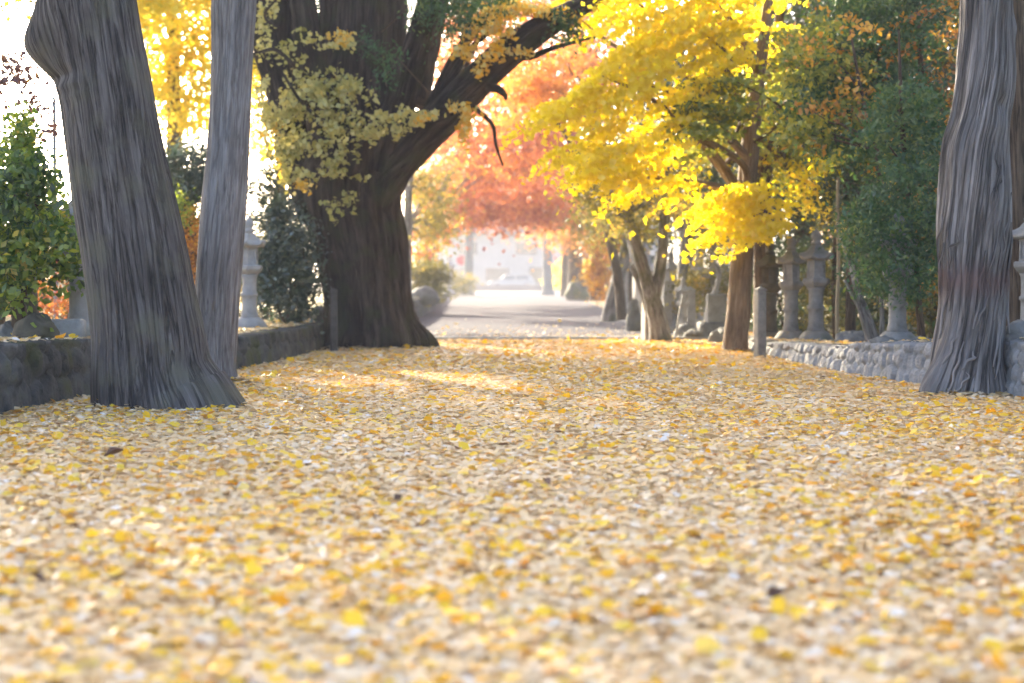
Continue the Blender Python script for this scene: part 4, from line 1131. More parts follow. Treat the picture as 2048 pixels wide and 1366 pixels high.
for px_, d_, h_, w_, lb_ in ((1334, 33.0, .95, .2, 'weathered stone post just right of the forked grey tree'), (1380, 32.0, .8, .18, 'weathered stone post between the two stone lanterns by the rock heap'), (1406, 37.0, 1.2, .22, 'tall weathered stone post behind the crooked pale tree'), (1276, 38.0, 1.05, .22, 'weathered stone post behind the tall upright stone'), (1246, 46.0, 1.2, .24, 'weathered stone post at the foot of the dark leaning trunk')):
    post('stone_post', lb_, 'stone post', (P(px_, 600, d_).x, d_, 0), w_, h_, MATS['lantern_pale'], .93, .25, 'stone posts on the right of the avenue')
p = P(1674, 684, 21.4)
tag(mesh_np('bamboo_pole', *tube2([(0, 0, 0, .024), (.0, 0, .5, .024), (.01, 0, 1.0, .023), (-.005, 0, 1.6, .022), (.0, 0, 2.1, .020)], 60, 14, .05), MATS['bamboo'], smooth=True), 'thin upright bamboo pole between the stone lanterns and the bare shrub', 'pole').location = (p.x, 21.4, .2)
p = P(112, 600, 24)
tag(mesh_np('metal_pole', *tube2([(0, 0, 0, .035), (0, 0, 1.5, .032), (0, 0, 3.2, .028)], 20, 14), MATS['pole'], smooth=True), 'thin grey metal pole rising behind the leaning trunk', 'pole').location = (p.x, 24, .36)
p = P(1350, 664, 28.8); q = P(1366, 590, 29.2)
tag(mesh_np('wooden_stake', *tube2([(0, 0, 0, .022), ((q.x - p.x) * .5, .2, (q.z) * .5, .02), (q.x - p.x, .4, q.z, .018)], 20, 10, .06), MATS['lantern_pale'], smooth=True), 'pale wooden stake leaning by the pale straight stem', 'stake').location = (p.x, 28.8, 0)

# ---- single dry leaves that stand out on the carpet
def dry_leaf(px, py, size, rz, label):
    p = G(px, py, .02); n = 9; m_ = 7; v = []
    for i in range(n):
        t = i / (n - 1); wd = math.sin(PI * min(1, t * .92 + .06)) ** .8 * .34
        for j in range(m_):
            u_ = j / (m_ - 1) * 2 - 1
            v.append(((t - .5) * size, u_ * wd * size * .8, size * (.30 * u_ * u_ * math.sin(PI * t) + .16 * t * t + .02 * math.sin(9 * t + 5 * u_))))
    f = []
    for i in range(n - 1):
        for j in range(m_ - 1):
            a = i * m_ + j; f += [(a, a + m_, a + m_ + 1), (a, a + m_ + 1, a + 1)]
    o = mesh_np('dry_leaf', np.array(v), np.array(f), MATS['dry'], smooth=True)
    o.location = (p.x, p.y, .022); o.rotation_euler = (.15, -.1, rz)
    tag(o, label, 'leaf', 'dry brown leaves on the carpet')
m_, nt_, out_ = new_mat('dry_brown_leaf'); b_ = N(nt_, 'ShaderNodeBsdfPrincipled', Roughness=.6); b_.inputs['Base Color'].default_value = (.13, .055, .028, 1)
w_ = N(nt_, 'ShaderNodeTexNoise', Scale=60.0, Detail=4.0); r_ = ramp(nt_, [(.3, (.07, .03, .018)), (.7, (.22, .10, .045))]); nt_.links.new(w_.outputs[0], r_.inputs[0]); nt_.links.new(r_.outputs[0], b_.inputs['Base Color']); nt_.links.new(b_.outputs[0], out_.inputs[0]); MATS['dry'] = m_
dry_leaf(228, 910, .11, .3, 'curled brown leaf on the carpet before the leaning trunk')
dry_leaf(797, 1000, .07, 1.2, 'small russet leaf beside the sunlit patch')
dry_leaf(1092, 966, .07, 2.0, 'small russet leaf standing mid avenue')
dry_leaf(1552, 1196, .085, .8, 'dark curled leaf lying alone in the near foreground')
dry_leaf(74, 1160, .06, 2.6, 'small brown leaf near the wall side foreground')

# ---- rocks
def rock(px, py, Y, w, d, h, mat, label, seed, z=None, name='boulder', cat='rock', group=None, rough=.32):
    p = P(px, py, Y)
    o = mesh_np(name, *rock_vf(w / 2, d / 2, h / 1.3, seed, rough=rough), MATS[mat], smooth=True)
    o.location = (p.x, Y, max(0, p.z) if z is None else z)
    o.rotation_euler = (0, 0, 0.3 * seed)
    return tag(o, label, cat, group)
rock(73, 674, 14.9, .40, .34, .25, 'lantern_dark', 'rounded tan boulder on the wall left of the leaning trunk', 2, .46)
rock(16, 660, 15.6, .26, .22, .16, 'rock', 'small grey stone beside the rounded tan boulder', 6, .46)
rock(452, 655, 20.5, .34, .25, .14, 'rock_moss', 'flat mossy stone behind the slim pale trunk', 7, .36)
rock(640, 636, 25.6, .30, .25, .26, 'rock', 'small pale stone left of the ginkgo trunk', 8, .38)
rock(1706, 690, 20.3, .44, .34, .16, 'rock', 'flat grey rock under the bare crossing shrub', 9, .23, rough=.7)
rock(1768, 695, 17.6, .30, .26, .10, 'rock', 'grey rock left of the half hidden lantern foot', 10, .31, rough=.7)
rock(1842, 696, 17.3, .40, .26, .10, 'rock', 'grey rock between the half hidden lantern and shaggy trunk', 11, .33, rough=.7)
rock(2040, 692, 14.9, .34, .3, .20, 'rock', 'rough rock on the wall right of the shaggy trunk', 12, .44)
rock(1267, 662, 33.5, .36, .30, .60, 'rock', 'tall upright stone left of the square pale pillar', 13, 0, rough=.8)
RK = 'rocks heaped by the avenue'
rock(1392, 688, 28.4, .50, .40, .20, 'rock', 'broad low rock at the left end of the heap', 14, 0, group=RK, rough=.7)
rock(1432, 692, 27.0, .34, .30, .18, 'rock', 'pale rock touching the yellow maple foot', 15, 0, group=RK, rough=.7)
rock(1410, 668, 29.2, .40, .34, .28, 'rock', 'tallest rock of the heap under the grey slab', 16, 0, group=RK, rough=.7)
rock(1372, 684, 29.6, .36, .34, .24, 'rock', 'small rock by the leaning wooden stake', 17, 0, group=RK)
rock(1450, 672, 29.0, .40, .34, .20, 'rock', 'rock behind the yellow maple stem', 18, 0, group=RK, rough=.7)
rock(1160, 600, 84, 1.5, 1.2, 1.0, 'rock_moss', 'dark mossy boulder at the foot of the two far brown trunks', 19, 0, rough=.8)
rock(848, 622, 48, .9, .8, .5, 'rock', 'grey rock on the bank right of the ginkgo trunk', 20, .3)
# grey slab on the heap
p = P(1432, 640, 30.2)
sl_ = thing('stone_monument', 'upright grey stone slab on the rock heap behind the yellow maple', 'monument', (p.x, 30.2, 0), .15)
Bag().add(box(0, 0, .50, .34, .16, .52, .025)).build('slab', MATS['lantern'], sl_, smooth=False)
Bag().add(box(0, 0, .13, .62, .4, .26, .03)).build('plinth', MATS['rock'], sl_, smooth=False)

# ================================================================== planting on the left
R3 = np.random.default_rng(99)
simple_tree('green_shrub', 'leafy bright green shrub overhanging the tan boulder', 'shrub', None, 15.6,
            [(40, 668, 34), (38, 600, 30), (44, 520, 26), (52, 440, 20), (50, 350, 13), (48, 270, 6)], MATS['bark_brown'],
            [dict(cs=sprays_in([(-90, 330), (20, 300), (96, 322), (118, 380), (105, 420), (165, 440), (182, 480), (168, 545), (120, 540), (96, 500), (60, 560), (30, 600), (-90, 600)], 14.7, 16.4, 170, R3), mat=MATS['bright'], rad=(.2, .2, .15), per=40, size=.08, up=.25, mean=.5, sd=.36),
             dict(cs=sprays_in([(18, 330), (30, 245), (48, 228), (72, 260), (78, 330)], 15.2, 15.9, 34, R3), mat=MATS['bright'], rad=(.13, .13, .13), per=40, size=.055, mean=.6, name='foliage')], seed=501, base_z=.44, limb_r=.03)
simple_tree('green_shrub', 'dark stemmed evergreen shrub at the left edge behind the boulder', 'shrub', None, 16.6,
            [(-8, 668, 30), (0, 600, 26), (4, 520, 22), (-6, 440, 16), (-20, 380, 8)], MATS['bark_brown'],
            [dict(cs=sprays_in([(-120, 420), (-20, 390), (60, 430), (80, 540), (30, 570), (-100, 570)], 16.2, 17.2, 100, R3), mat=MATS['glossy'], rad=(.2, .2, .15), per=44, size=.06)], seed=502, base_z=.44)
rg = np.random.default_rng(503)
cs = np.vstack([sprays_in([(-120, 40), (0, 70), (60, 110), (110, 240), (90, 290), (60, 250), (20, 200), (-60, 260), (-140, 200)], 19, 21, 70, rg), sprays_in([(-150, 250), (30, 215), (20, 300), (-150, 300)], 19, 21, 12, rg)])
bp = px_path([(-120, 665, 44), (-124, 500, 36), (-110, 330, 28), (-90, 180, 18), (-70, 40, 10), (-50, -120, 4)], 20)
make_tree('cherry_tree', 'nearly bare tree with sparse dull purple leaves against the bright sky', 'tree', Vector(bp[0][:3]), MATS['bark_brown'],
          [tube(bp, 60, 24, .08, 6, .06, 3)] + [tube(b, 18, 6) for t in cs[::2] for b in limb_paths(near_on(bp, t)[:3], [t], .018, rg, .004, .02)],
          [crown(fill_sprays(cs, (.2, .2, .13), 13, rg, .3), .085, MATS['purple'], droop=.6)])
# golden ginkgo lit from behind
simple_tree('golden_ginkgo_tree', 'backlit golden ginkgo glowing between the leaning and the slim trunk', 'tree', None, 37,
            [(352, 640, 44), (352, 500, 40), (350, 330, 34), (348, 160, 26), (346, 0, 18), (344, -160, 10), (343, -280, 4)], MATS['bark_brown'],
            [dict(cs=sprays_in([(180, -200), (300, -300), (450, -260), (560, -60), (520, 160), (440, 200), (420, 250), (380, 275), (320, 250), (280, 150), (230, 60)], 35.8, 38, 500, R3), mat=MATS['gold'], rad=(.55, .4, .34), per=60, size=.10, up=0, mean=.36, sd=.3, aspect=.85)], seed=504, base_z=.36)
simple_tree('ochre_tree', 'ochre leaved tree glimpsed left of the huge ginkgo', 'tree', None, 39,
            [(560, 640, 30), (560, 480, 26), (562, 330, 20), (560, 180, 12), (560, 60, 5)], MATS['bark_brown'],
            [dict(cs=sprays_in([(480, 60), (600, 40), (640, 200), (660, 380), (620, 400), (590, 390), (560, 340), (520, 330), (480, 260)], 37, 41, 150, R3), mat=MATS['gold'], rad=(.5, .5, .26), per=56, size=.11, mean=.75, sd=.3)], seed=505, base_z=.36)
simple_tree('pine_tree', 'dark clipped round evergreen between the leaning and the slim trunk', 'tree', None, 28,
            [(392, 640, 22), (390, 560, 20), (388, 470, 18), (380, 400, 16), (372, 340, 10)], MATS['bark_brown'],
            [dict(cs=sprays_in([(325, 320), (350, 288), (400, 290), (440, 310), (440, 390), (400, 408), (350, 395), (326, 370)], 27, 29, 100, R3), mat=MATS['glossy'], rad=(.26, .26, .16), per=66, size=.07, mean=.5)], seed=506, base_z=.38)
simple_tree('red_shrub', 'russet bushy shrub low between the leaning and the slim trunk', 'shrub', None, 25.5,
            [(372, 645, 16), (374, 560, 14), (376, 480, 10), (378, 420, 5)], MATS['bark_brown'],
            [dict(cs=sprays_in([(340, 410), (400, 420), (430, 480), (420, 590), (380, 600), (350, 520)], 24.8, 26.2, 60, R3), mat=MATS['orange'], rad=(.2, .2, .13), per=44, size=.065, mean=.55),
             dict(cs=sprays_in([(330, 390), (370, 380), (380, 440), (345, 450)], 24.6, 25.4, 16, R3), mat=MATS['bright'], rad=(.2, .2, .13), per=44, size=.065, mean=.7, name='foliage')], seed=507, base_z=.37)
c = P(566, 540, 26)
bush('camellia_bush', 'dark glossy camellia bush beside the huge ginkgo trunk', (P(572, 0, 24.2).x, 24.4, 1.25), (.48, .5, .92), 190, MATS['glossy'], 46, .065, (.18, .18, .14), 508, .5, 7)
bush('camellia_bush', 'paler camellia bush right behind the slim pale trunk', (P(520, 0, 27).x, 27.5, 1.7), (.6, .5, 1.25), 150, MATS['glossy'], 46, .065, (.18, .18, .14), 509, .75, 7)
bush('red_shrub', 'pink leaved shrub low behind the rounded tan boulder', (P(100, 0, 22).x, 22, .85), (.5, .4, .5), 50, MATS['red'], 30, .06, (.18, .18, .12), 510, .8, 4, cat='shrub')
bush('low_bush', 'bright small bush on the terrace behind the red shrub', (P(395, 0, 31).x, 31, 1.1), (1.2, .6, .75), 130, MATS['olive'], 50, .075, (.22, .22, .16), 511, .7, 5)
bush('low_bush', 'green hedge-like bush left of the golden ginkgo', (P(230, 0, 30).x, 30, 1.3), (1.6, .6, .95), 170, MATS['evergreen'], 50, .075, (.25, .25, .16), 512, .6, 5)
bush('low_bush', 'green bush at the left end behind the leafy shrub', (P(60, 0, 29).x, 29, 1.0), (1.5, .6, .65), 130, MATS['olive'], 50, .075, (.25, .25, .16), 513, .5, 5)
# tall trees added on the left terrace, crowns mostly unseen, to block the sun
for i, (x, y, zc, rx, rz, lb) in enumerate([(-7.6, 31.5, 8.5, 3.3, 2.8, 'tall golden ginkgo added with its crown above the view to block the sun'), (-10.8, 27, 7.2, 3.0, 3.0, 'tall evergreen added left of the golden ginkgo, mostly above the view, to block the sun'), (-15.0, 40, 8.3, 3.3, 3.6, 'tall evergreen added out of view behind the purple leaved tree to block the sun'), (-8.8, 18.5, 6.4, 2.4, 2.4, 'tall evergreen added out of view beside the purple leaved tree to block the sun')]):
    rg = np.random.default_rng(520 + i)
    cs = sprays_ell((x, y, zc), (rx, rx, rz), 300, rg, .3)
    bp = [(x, y, .3, .26), (x + .1, y, 2.5, .22), (x, y + .1, 5, .17), (x, y, zc, .1), (x, y, zc + rz * .9, .03)]
    make_tree('golden_ginkgo_tree' if i == 0 else 'evergreen_tree', lb, 'tree', (x, y, .3), MATS['bark_brown'], [tube(bp, 50, 24, .06, 7, .06, i)] + [tube(b, 14, 7) for t in cs[:8] for b in limb_paths(near_on(bp, t)[:3], [t], .05, rg, .006, .05)],
              [crown(fill_sprays(cs, (.6, .6, .3), 95, rg, .3), .14, MATS['gold' if i == 0 else 'evergreen'], aspect=.7 if i == 0 else .5)], None if i == 0 else 'added evergreens on the left terrace blocking the sun')

# ================================================================== middle distance, right of the path
R4 = np.random.default_rng(123)
fk = px_path([(1322, 696, 50), (1318, 660, 40), (1308, 612, 34), (1288, 545, 26), (1270, 480, 22), (1256, 430, 20), (1240, 360, 18), (1230, 280, 10)], 27.4)
fk2 = px_path([(1304, 622, 26), (1316, 560, 24), (1326, 490, 21), (1328, 420, 18), (1334, 330, 12), (1340, 250, 6)], 27.4)
fk3 = px_path([(1306, 640, 22), (1290, 590, 20), (1276, 555, 16), (1262, 530, 10)], 27.6)
cs = np.vstack([sprays_in([(1130, 360), (1200, 250), (1330, 200), (1400, 300), (1390, 420), (1320, 440), (1240, 470), (1180, 420)], 26.6, 29, 120, R4)])
base = Vector(fk[0][:3]); base.z = 0
make_tree('forked_tree', 'forked pale grey tree beside the square stone pillar', 'tree', base, MATS['bark_grey'],
          [tube(fk, 90, 40, .08, 7, .07, 1), tube(fk2, 70, 30, .08, 6, .06, 2), tube(fk3, 30, 20, .08, 6, .06, 3)] + [tube(b, 14, 7) for t in cs[:10] for b in limb_paths(fk[5][:3], [t], .03, R4, .005, .05)],
          [crown(fill_sprays(cs, (.32, .32, .14), 50, R4, .3), .08, MATS['olive'])])
def stem_tree(label, Y, rows, bark, poly, d0, d1, n, mat, seed, size=.1, rad=(.5, .5, .2), per=46, mean=.5, group=None, name='broadleaf_tree', base_z=0, limbs=6):
    rg = np.random.default_rng(seed)
    return simple_tree(name, label, 'tree', None, Y, rows, bark, [dict(cs=sprays_in(poly, d0, d1, n, rg), mat=MATS[mat], rad=rad, per=per, size=size, mean=mean)], group, limbs, .05, seed, base_z)
stem_tree('straight pale stem behind the short stone lantern', 33, [(1354, 655, 26), (1360, 600, 22), (1366, 540, 21), (1372, 470, 20), (1378, 400, 18), (1384, 320, 13), (1388, 230, 6)], MATS['bark_white'],
          [(1280, 400), (1320, 300), (1420, 280), (1460, 360), (1440, 440), (1380, 440), (1330, 440)], 32, 35, 70, 'evergreen', 601, .09, (.36, .36, .18), 56)
stem_tree('pale curved stem between the dark leaning trunk and the forked tree', 34, [(1284, 650, 28), (1286, 600, 25), (1279, 550, 23), (1266, 490, 21), (1254, 445, 19), (1246, 380, 13), (1244, 300, 5)], MATS['bark_white'],
          [(1180, 440), (1220, 360), (1290, 350), (1310, 430), (1250, 470)], 33, 35, 40, 'olive', 620, .09, (.36, .36, .16), 50)
stem_tree('slim pale stem leaning left behind the distant pale lantern', 45, [(1306, 630, 20), (1300, 570, 18), (1290, 500, 16), (1276, 430, 14), (1262, 350, 9), (1252, 270, 4)], MATS['bark_white'],
          [(1200, 430), (1240, 340), (1320, 340), (1330, 420), (1270, 450)], 44, 47, 36, 'ygreen', 622, .11, (.5, .5, .18), 50)
stem_tree('slim pale stem between the crooked pale tree and the straight pale stem', 38, [(1398, 640, 18), (1402, 580, 16), (1400, 510, 15), (1408, 440, 13), (1412, 360, 9), (1416, 280, 4)], MATS['bark_white'],
          [(1340, 420), (1380, 330), (1450, 330), (1460, 420), (1400, 450)], 37, 40, 36, 'ygreen', 623, .1, (.42, .42, .18), 50)
stem_tree('dark leaning trunk left of the tall upright stone', 41, [(1218, 645, 34), (1226, 600, 30), (1238, 550, 27), (1252, 500, 24), (1262, 440, 18), (1268, 370, 10)], MATS['bark_grey'],
          [(1150, 450), (1180, 380), (1260, 340), (1300, 420), (1290, 480), (1240, 500), (1190, 480)], 40, 43, 60, 'olive', 602, .1, (.45, .45, .18), 46)
stem_tree('thin crooked pale tree above the grey stone slab', 30.6, [(1414, 650, 14), (1416, 622, 12), (1424, 596, 11), (1434, 572, 10), (1438, 548, 10), (1430, 528, 9), (1422, 516, 9), (1426, 496, 7), (1432, 470, 4)], MATS['bark_white'],
          [(1400, 500), (1420, 440), (1460, 440), (1470, 500), (1440, 510)], 30, 31.2, 22, 'olive', 603, .07, (.2, .2, .1), 34, limbs=4)
stem_tree('brown trunk left of the two far ones beyond the mossy boulder', 88, [(1150, 598, 34), (1150, 560, 30), (1151, 500, 28), (1152, 430, 25), (1153, 340, 18), (1154, 240, 8)], MATS['bark_brown'],
          [(1050, 450), (1080, 330), (1180, 260), (1240, 340), (1250, 450), (1200, 490), (1130, 500), (1100, 470)], 84, 92, 150, 'redorange', 604, .2, (1.1, 1.1, .4), 46, .7)
stem_tree('brown trunk right of the two far ones, nearer the path', 72, [(1194, 602, 32), (1194, 560, 27), (1195, 490, 25), (1196, 400, 22), (1198, 300, 16), (1200, 180, 8)], MATS['bark_brown'],
          [(1110, 420), (1130, 330), (1200, 280), (1270, 330), (1290, 470), (1240, 500), (1180, 490), (1130, 470)], 68, 75, 120, 'olive', 605, .18, (.9, .9, .35), 46, .6)
stem_tree('far brown trunk by the right gate pillar', 106, [(1132, 592, 24), (1132, 540, 20), (1133, 470, 17), (1134, 380, 10), (1134, 320, 5)], MATS['bark_brown'],
          [(1060, 430), (1090, 350), (1160, 330), (1190, 430), (1150, 470), (1110, 470)], 100, 112, 60, 'redorange', 606, .22, (1.2, 1.2, .4), 40, .8)
# the red and orange maples arching over the path
stem_tree('rosy red maple arching over the far path before the gate', 66, [(918, 0, 0)] and [(838, 606, 30), (842, 550, 26), (862, 480, 22), (890, 420, 18), (930, 360, 13), (980, 320, 6)], MATS['bark_grey'],
          [(840, 350), (900, 330), (960, 320), (1080, 330), (1140, 360), (1135, 430), (1080, 450), (1000, 440), (940, 446), (925, 425), (905, 400), (880, 440), (850, 450)], 60, 78, 420, 'red', 607, .17, (.8, .8, .26), 60, .5, base_z=.3, name='red_maple_tree')
stem_tree('tall red and orange maple whose crown fills the gap beside the ginkgo bough', 52, [(1262, 612, 30), (1258, 540, 27), (1240, 440, 24), (1215, 340, 20), (1180, 250, 15), (1120, 180, 8)], MATS['bark_brown'],
          [(850, 280), (850, 120), (900, -40), (1060, -80), (1260, -80), (1240, 20), (1120, 60), (1230, 50), (1250, 180), (1180, 240), (1140, 330), (1080, 345), (1030, 330), (985, 335), (930, 330), (870, 330)], 44, 58, 620, 'red', 608, .13, (.62, .62, .22), 60, .55, name='red_maple_tree')
stem_tree('pink red maple filling the view low under the ginkgo bough', 58, [(846, 600, 22), (850, 520, 20), (866, 430, 17), (900, 350, 13), (950, 280, 8), (1000, 240, 4)], MATS['bark_grey'],
          [(860, 330), (900, 270), (960, 230), (1060, 220), (1120, 260), (1120, 340), (1040, 350), (940, 350)], 55, 62, 190, 'red', 621, .14, (.6, .6, .22), 56, .5, base_z=.3, name='red_maple_tree')
stem_tree('orange maple close behind the ginkgo bough', 40, [(1244, 640, 22), (1236, 560, 20), (1210, 440, 17), (1170, 330, 14), (1110, 240, 10), (1060, 180, 5)], MATS['bark_brown'],
          [(985, 240), (1010, 130), (1060, 120), (1170, 90), (1180, 150), (1110, 200), (1060, 220), (1030, 260)], 36, 41, 95, 'redorange', 609, .1, (.45, .45, .16), 56, .5, name='orange_maple_tree')
stem_tree('pale olive tree right of the ginkgo trunk', 46, [(816, 620, 20), (815, 540, 18), (816, 450, 17), (818, 370, 15), (830, 290, 9), (840, 230, 4)], MATS['bark_grey'],
          [(815, 340), (860, 330), (905, 350), (920, 430), (900, 490), (850, 500), (822, 440)], 45, 50, 80, 'olive', 610, .11, (.45, .45, .2), 46, .6, base_z=.4)
bush('red_shrub', 'red leaved shrub low on the bank right of the ginkgo', (P(858, 0, 56).x, 56, 2.5), (.7, .6, 1.0), 60, MATS['red'], 40, .12, (.3, .3, .16), 611, .7, 5, cat='shrub')
bush('low_bush', 'grey green bush along the far left bank', (P(850, 0, 50).x, 50, 1.0), (.8, 1.2, .6), 80, MATS['olive'], 46, .1, (.3, .3, .2), 612, .2, 5)
bush('low_bush', 'low bush by the foot of the left gate pillar', (P(890, 0, 105).x, 105, .8), (2.0, 1.5, .7), 80, MATS['olive'], 40, .16, (.5, .5, .25), 613, .4, 5)
bush('low_bush', 'yellow leaved bush right of the far brown trunks', (P(1225, 0, 60).x, 60, 1.5), (1.2, 1.0, 1.2), 110, MATS['orange'], 40, .13, (.4, .4, .2), 614, .75, 5)
bush('red_shrub', 'red leaved shrub between the far brown trunk and leaning trunk', (P(1232, 0, 47).x, 47, 2.3), (.5, .5, .6), 50, MATS['red'], 40, .1, (.26, .26, .14), 615, .75, 5, cat='shrub')
bush('low_bush', 'pale yellow bush behind the right gate pillar', (P(1150, 0, 125).x, 125, 1.4), (2.2, 1.5, 1.2), 90, MATS['gold'], 40, .2, (.6, .6, .3), 616, .5, 5)

# ================================================================== stone gate and the street beyond
YT = 114.0
lx, rx = P(936, 0, YT).x, P(1096, 0, YT).x
tg = thing('torii_gate', 'tall grey stone gate spanning the end of the avenue', 'gate', ((lx + rx) / 2, YT, 0))
hw = (rx - lx) / 2
for s in (-1, 1):
    pl = mesh_np('pillar', *tube2([(s * hw, 0, 0, .33), (s * (hw - .04), 0, 2.5, .31), (s * (hw - .12), 0, 6.6, .27)], 20, 28), MATS['torii'], tg, smooth=True)
    mesh_np('pillar_base', *lathe([(.02, .0), (.5, .0), (.5, .16), (.42, .24), (.02, .242)], 28), MATS['torii'], pl, smooth=False).location = (s * hw, 0, 0)
def beam(nm, L, z, hgt, dep, curve):
    n = 30; v = []; f = []
    for i in range(n):
        x = -L / 2 + L * i / (n - 1); dz = curve * (2 * x / L) ** 4
        for (yy, zz) in ((-dep / 2, -hgt / 2), (dep / 2, -hgt / 2), (dep / 2, hgt / 2), (-dep / 2, hgt / 2)):
            v.append((x + (0.12 * (1 if x > 0 else -1) * (zz > 0) if i in (0, n - 1) else 0), yy, z + zz + dz))
    for i in range(n - 1):
        for k in range(4):
            a, b, c, d = i * 4 + k, i * 4 + (k + 1) % 4, (i + 1) * 4 + (k + 1) % 4, (i + 1) * 4 + k
            f += [(a, c, b), (a, d, c)]
    f += [(0, 1, 2), (0, 2, 3)]; e = (n - 1) * 4; f += [(e, e + 2, e + 1), (e, e + 3, e + 2)]
    return mesh_np(nm, np.array(v), np.array(f), MATS['torii'], tg)
beam('tie_beam', hw * 2 + 1.5, 5.55, .42, .30, 0)
beam('lintel', hw * 2 + 2.2, 6.80, .36, .50, .25)
beam('top_lintel', hw * 2 + 2.8, 7.20, .40, .62, .40)
Bag().add(box(0, 0, 6.19, .5, .26, .84, .01)).build('strut', MATS['torii'], tg, smooth=False)

tag(Bag().add(box(0, 0, .32, 9.0, .35, .56, .04)).build('low_barrier', MATS['barrier'], smooth=False), 'low brown barrier across the street beyond the gate', 'barrier').location = (-.3, 150, 0)
# white house across the street
hs = thing('white_house', 'white rendered house with grey roof across the street', 'house', (3.0, 182, 0))
Bag().add(box(0, 0, 2.9, 26, 9, 5.8, .05)).build('wall', MATS['render_white'], hs, smooth=False)
v = np.array([(-14, -5.4, 5.75), (14, -5.4, 5.75), (14, 5.4, 5.75), (-14, 5.4, 5.75), (-10, 0, 8.4), (10, 0, 8.4), (-14, -5.4, 5.95), (14, -5.4, 5.95), (14, 5.4, 5.95), (-14, 5.4, 5.95)])
q = np.array([(0, 3, 2), (0, 2, 1), (0, 1, 7), (0, 7, 6), (1, 2, 8), (1, 8, 7), (2, 3, 9), (2, 9, 8), (3, 0, 6), (3, 6, 9), (6, 7, 5), (6, 5, 4), (7, 8, 5), (8, 9, 4), (8, 4, 5), (9, 6, 4)])
mesh_np('roof', v, q, MATS['roof_grey'], hs)
for i, (x, z, w_, h_) in enumerate([(-9, 1.6, 2.2, 1.3), (-4.5, 1.6, 2.4, 1.3), (0.3, 1.5, 3.0, 1.6), (5.2, 1.6, 2.2, 1.3), (9.6, 1.6, 2.2, 1.3), (-7.6, 4.3, 2.0, 1.2), (-1.5, 4.3, 2.2, 1.2), (4.5, 4.3, 2.0, 1.2), (9.4, 4.3, 1.8, 1.2)]):
    wn = Bag().add(box(x, -4.54, z, w_ + .2, .12, h_ + .2, .01)).build('window', MATS['render_white'], hs, smooth=False)
    Bag().add(box(x, -4.60, z, w_, .05, h_, 0)).build('pane', MATS['glass'], wn, smooth=False)
# parked car
def car(loc, rz, label):
    t = thing('parked_car', label, 'car', loc, rz)
    prof = [(-2.1, .35), (-2.15, .62), (-2.05, .88), (-1.2, 1.0), (-.75, 1.42), (-.2, 1.56), (.9, 1.56), (1.6, 1.42), (2.0, 1.02), (2.12, .7), (2.1, .35)]
    n = len(prof); v = []; 
    for yy, k in ((-.82, 0), (.82, 0)):
        for x, z in prof:
            ins = .14 * max(0, (z - .95)) / .6
            v.append((x, yy * (1 - ins), z))
    f = [(i, i + n, (i + 1) % n + n) for i in range(n)] + [(i, (i + 1) % n + n, (i + 1) % n) for i in range(n)]
    f += [(0, i, i + 1) for i in range(1, n - 1)] + [(n, n + i + 1, n + i) for i in range(1, n - 1)]
    mesh_np('body', np.array(v), np.array(f), MATS['car_white'], t)
    for s in (-1, 1):
        for (x0, x1) in ((-.85, .25), (.35, 1.55)):
            yb, yt = s * .835, s * .765
            Bag().add((np.array([(x0 - .12 * (x0 < 0), yb, 1.02), (x1, yb, 1.02), (x1 - .18 * (x1 > 1), yt, 1.44), (x0 + .2 * (x0 < 0), yt, 1.44), (x0 - .12 * (x0 < 0), yb - s * .03, 1.02), (x1, yb - s * .03, 1.02), (x1 - .18 * (x1 > 1), yt - s * .03, 1.44), (x0 + .2 * (x0 < 0), yt - s * .03, 1.44)]),
                       np.array([(0, 1, 2), (0, 2, 3), (4, 6, 5), (4, 7, 6), (0, 4, 1), (1, 4, 5), (2, 6, 3), (3, 6, 7)]))).build('side_window', MATS['glass'], t, smooth=False)
        for x in (-1.35, 1.3):
            wv, wf = lathe([(.05, -.1), (.31, -.1), (.33, -.06), (.33, .06), (.31, .1), (.05, .1)], 24)
            wv = np.stack([wv[:, 0] + x, wv[:, 2] + s * .76, wv[:, 1] + .33], 1)
            wh = mesh_np('wheel', wv, wf, MATS['tyre'], t)
            wv, wf = lathe([(.02, -.012), (.2, -.012), (.2, .012), (.02, .012)], 16)
            mesh_np('rim', np.stack([wv[:, 0] + x, wv[:, 2] + s * .865, wv[:, 1] + .33], 1), wf, MATS['pole'], wh)
    return t
car((P(1024, 0, 158).x, 157, .02), 0.05, 'pale hatchback parked on the street beyond the gate')
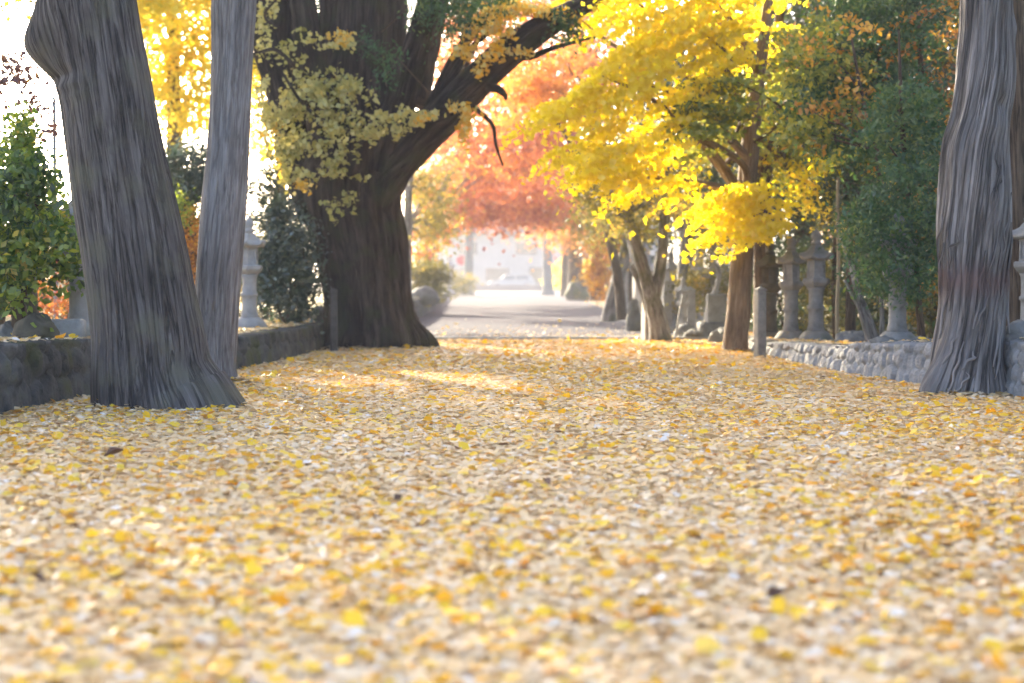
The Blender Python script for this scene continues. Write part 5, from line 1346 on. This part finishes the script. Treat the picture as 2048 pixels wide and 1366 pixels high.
# round red road sign
ps_ = P(917, 0, 112)
sg = thing('road_sign', 'round red road sign on a thin pole by the left gate pillar', 'road sign', (ps_.x, 118, 0))
mesh_np('pole', *tube2([(0, 0, 0, .04), (0, 0, 1.5, .04), (0, 0, 2.75, .04)], 8, 12), MATS['pole'], sg, smooth=True)
dv, df = lathe([(.01, -.015), (.34, -.015), (.34, .015), (.01, .015)], 32)
mesh_np('sign_face', np.stack([dv[:, 0], dv[:, 2] - .06, dv[:, 1] + 2.35], 1), df, MATS['sign_red'], sg)

# trees beyond the street
for i, (x, y, h, mt, lb) in enumerate([(-26, 200, 9, 'olive', 'far pale tree left beyond the street'), (-15, 210, 8, 'evergreen', 'far evergreen beyond the street, left of the house'), (26, 205, 10, 'olive', 'far pale tree right of the white house'), (-38, 190, 10, 'evergreen', 'far evergreen at the left end beyond the street'), (38, 190, 10, 'orange', 'far russet tree at the right end beyond the street')]):
    rg = np.random.default_rng(700 + i)
    cs = sprays_ell((x, y, h * .6), (h * .42, h * .42, h * .42), 110, rg, .3)
    bp = [(x, y, 0, .3), (x, y, h * .3, .25), (x + .2, y, h * .6, .16), (x, y, h * .95, .04)]
    make_tree('far_tree', lb, 'tree', (x, y, 0), MATS['bark_brown'], [tube(bp, 24, 14, .06, 5, .06, i)] + [tube(b, 10, 6) for t in cs[:6] for b in limb_paths(near_on(bp, t)[:3], [t], .08, rg, .02, .05)],
              [crown(fill_sprays(cs, (1.2, 1.2, .6), 44, rg, .3), .38, MATS[mt])], 'trees beyond the street')

# ================================================================== air
HZ = True
if HZ:
    bxv, bxf = box(0, 0, 0, 830, 960, 22.0)
    hz = mesh_np('haze', bxv, bxf, bpy.data.materials.new('haze_air'))
    hz.location = (0, 435, 10.0)
    tag(hz, kind='stuff')
    m = hz.data.materials[0]; m.use_nodes = True; nt = m.node_tree; nt.nodes.clear()
    out = nt.nodes.new('ShaderNodeOutputMaterial'); pv = nt.nodes.new('ShaderNodeVolumePrincipled')
    pv.inputs['Density'].default_value = 0.0011
    pv.inputs['Color'].default_value = (0.92, 0.92, 0.95, 1)
    pv.inputs['Anisotropy'].default_value = 0.2
    nt.links.new(pv.outputs[0], out.inputs['Volume'])
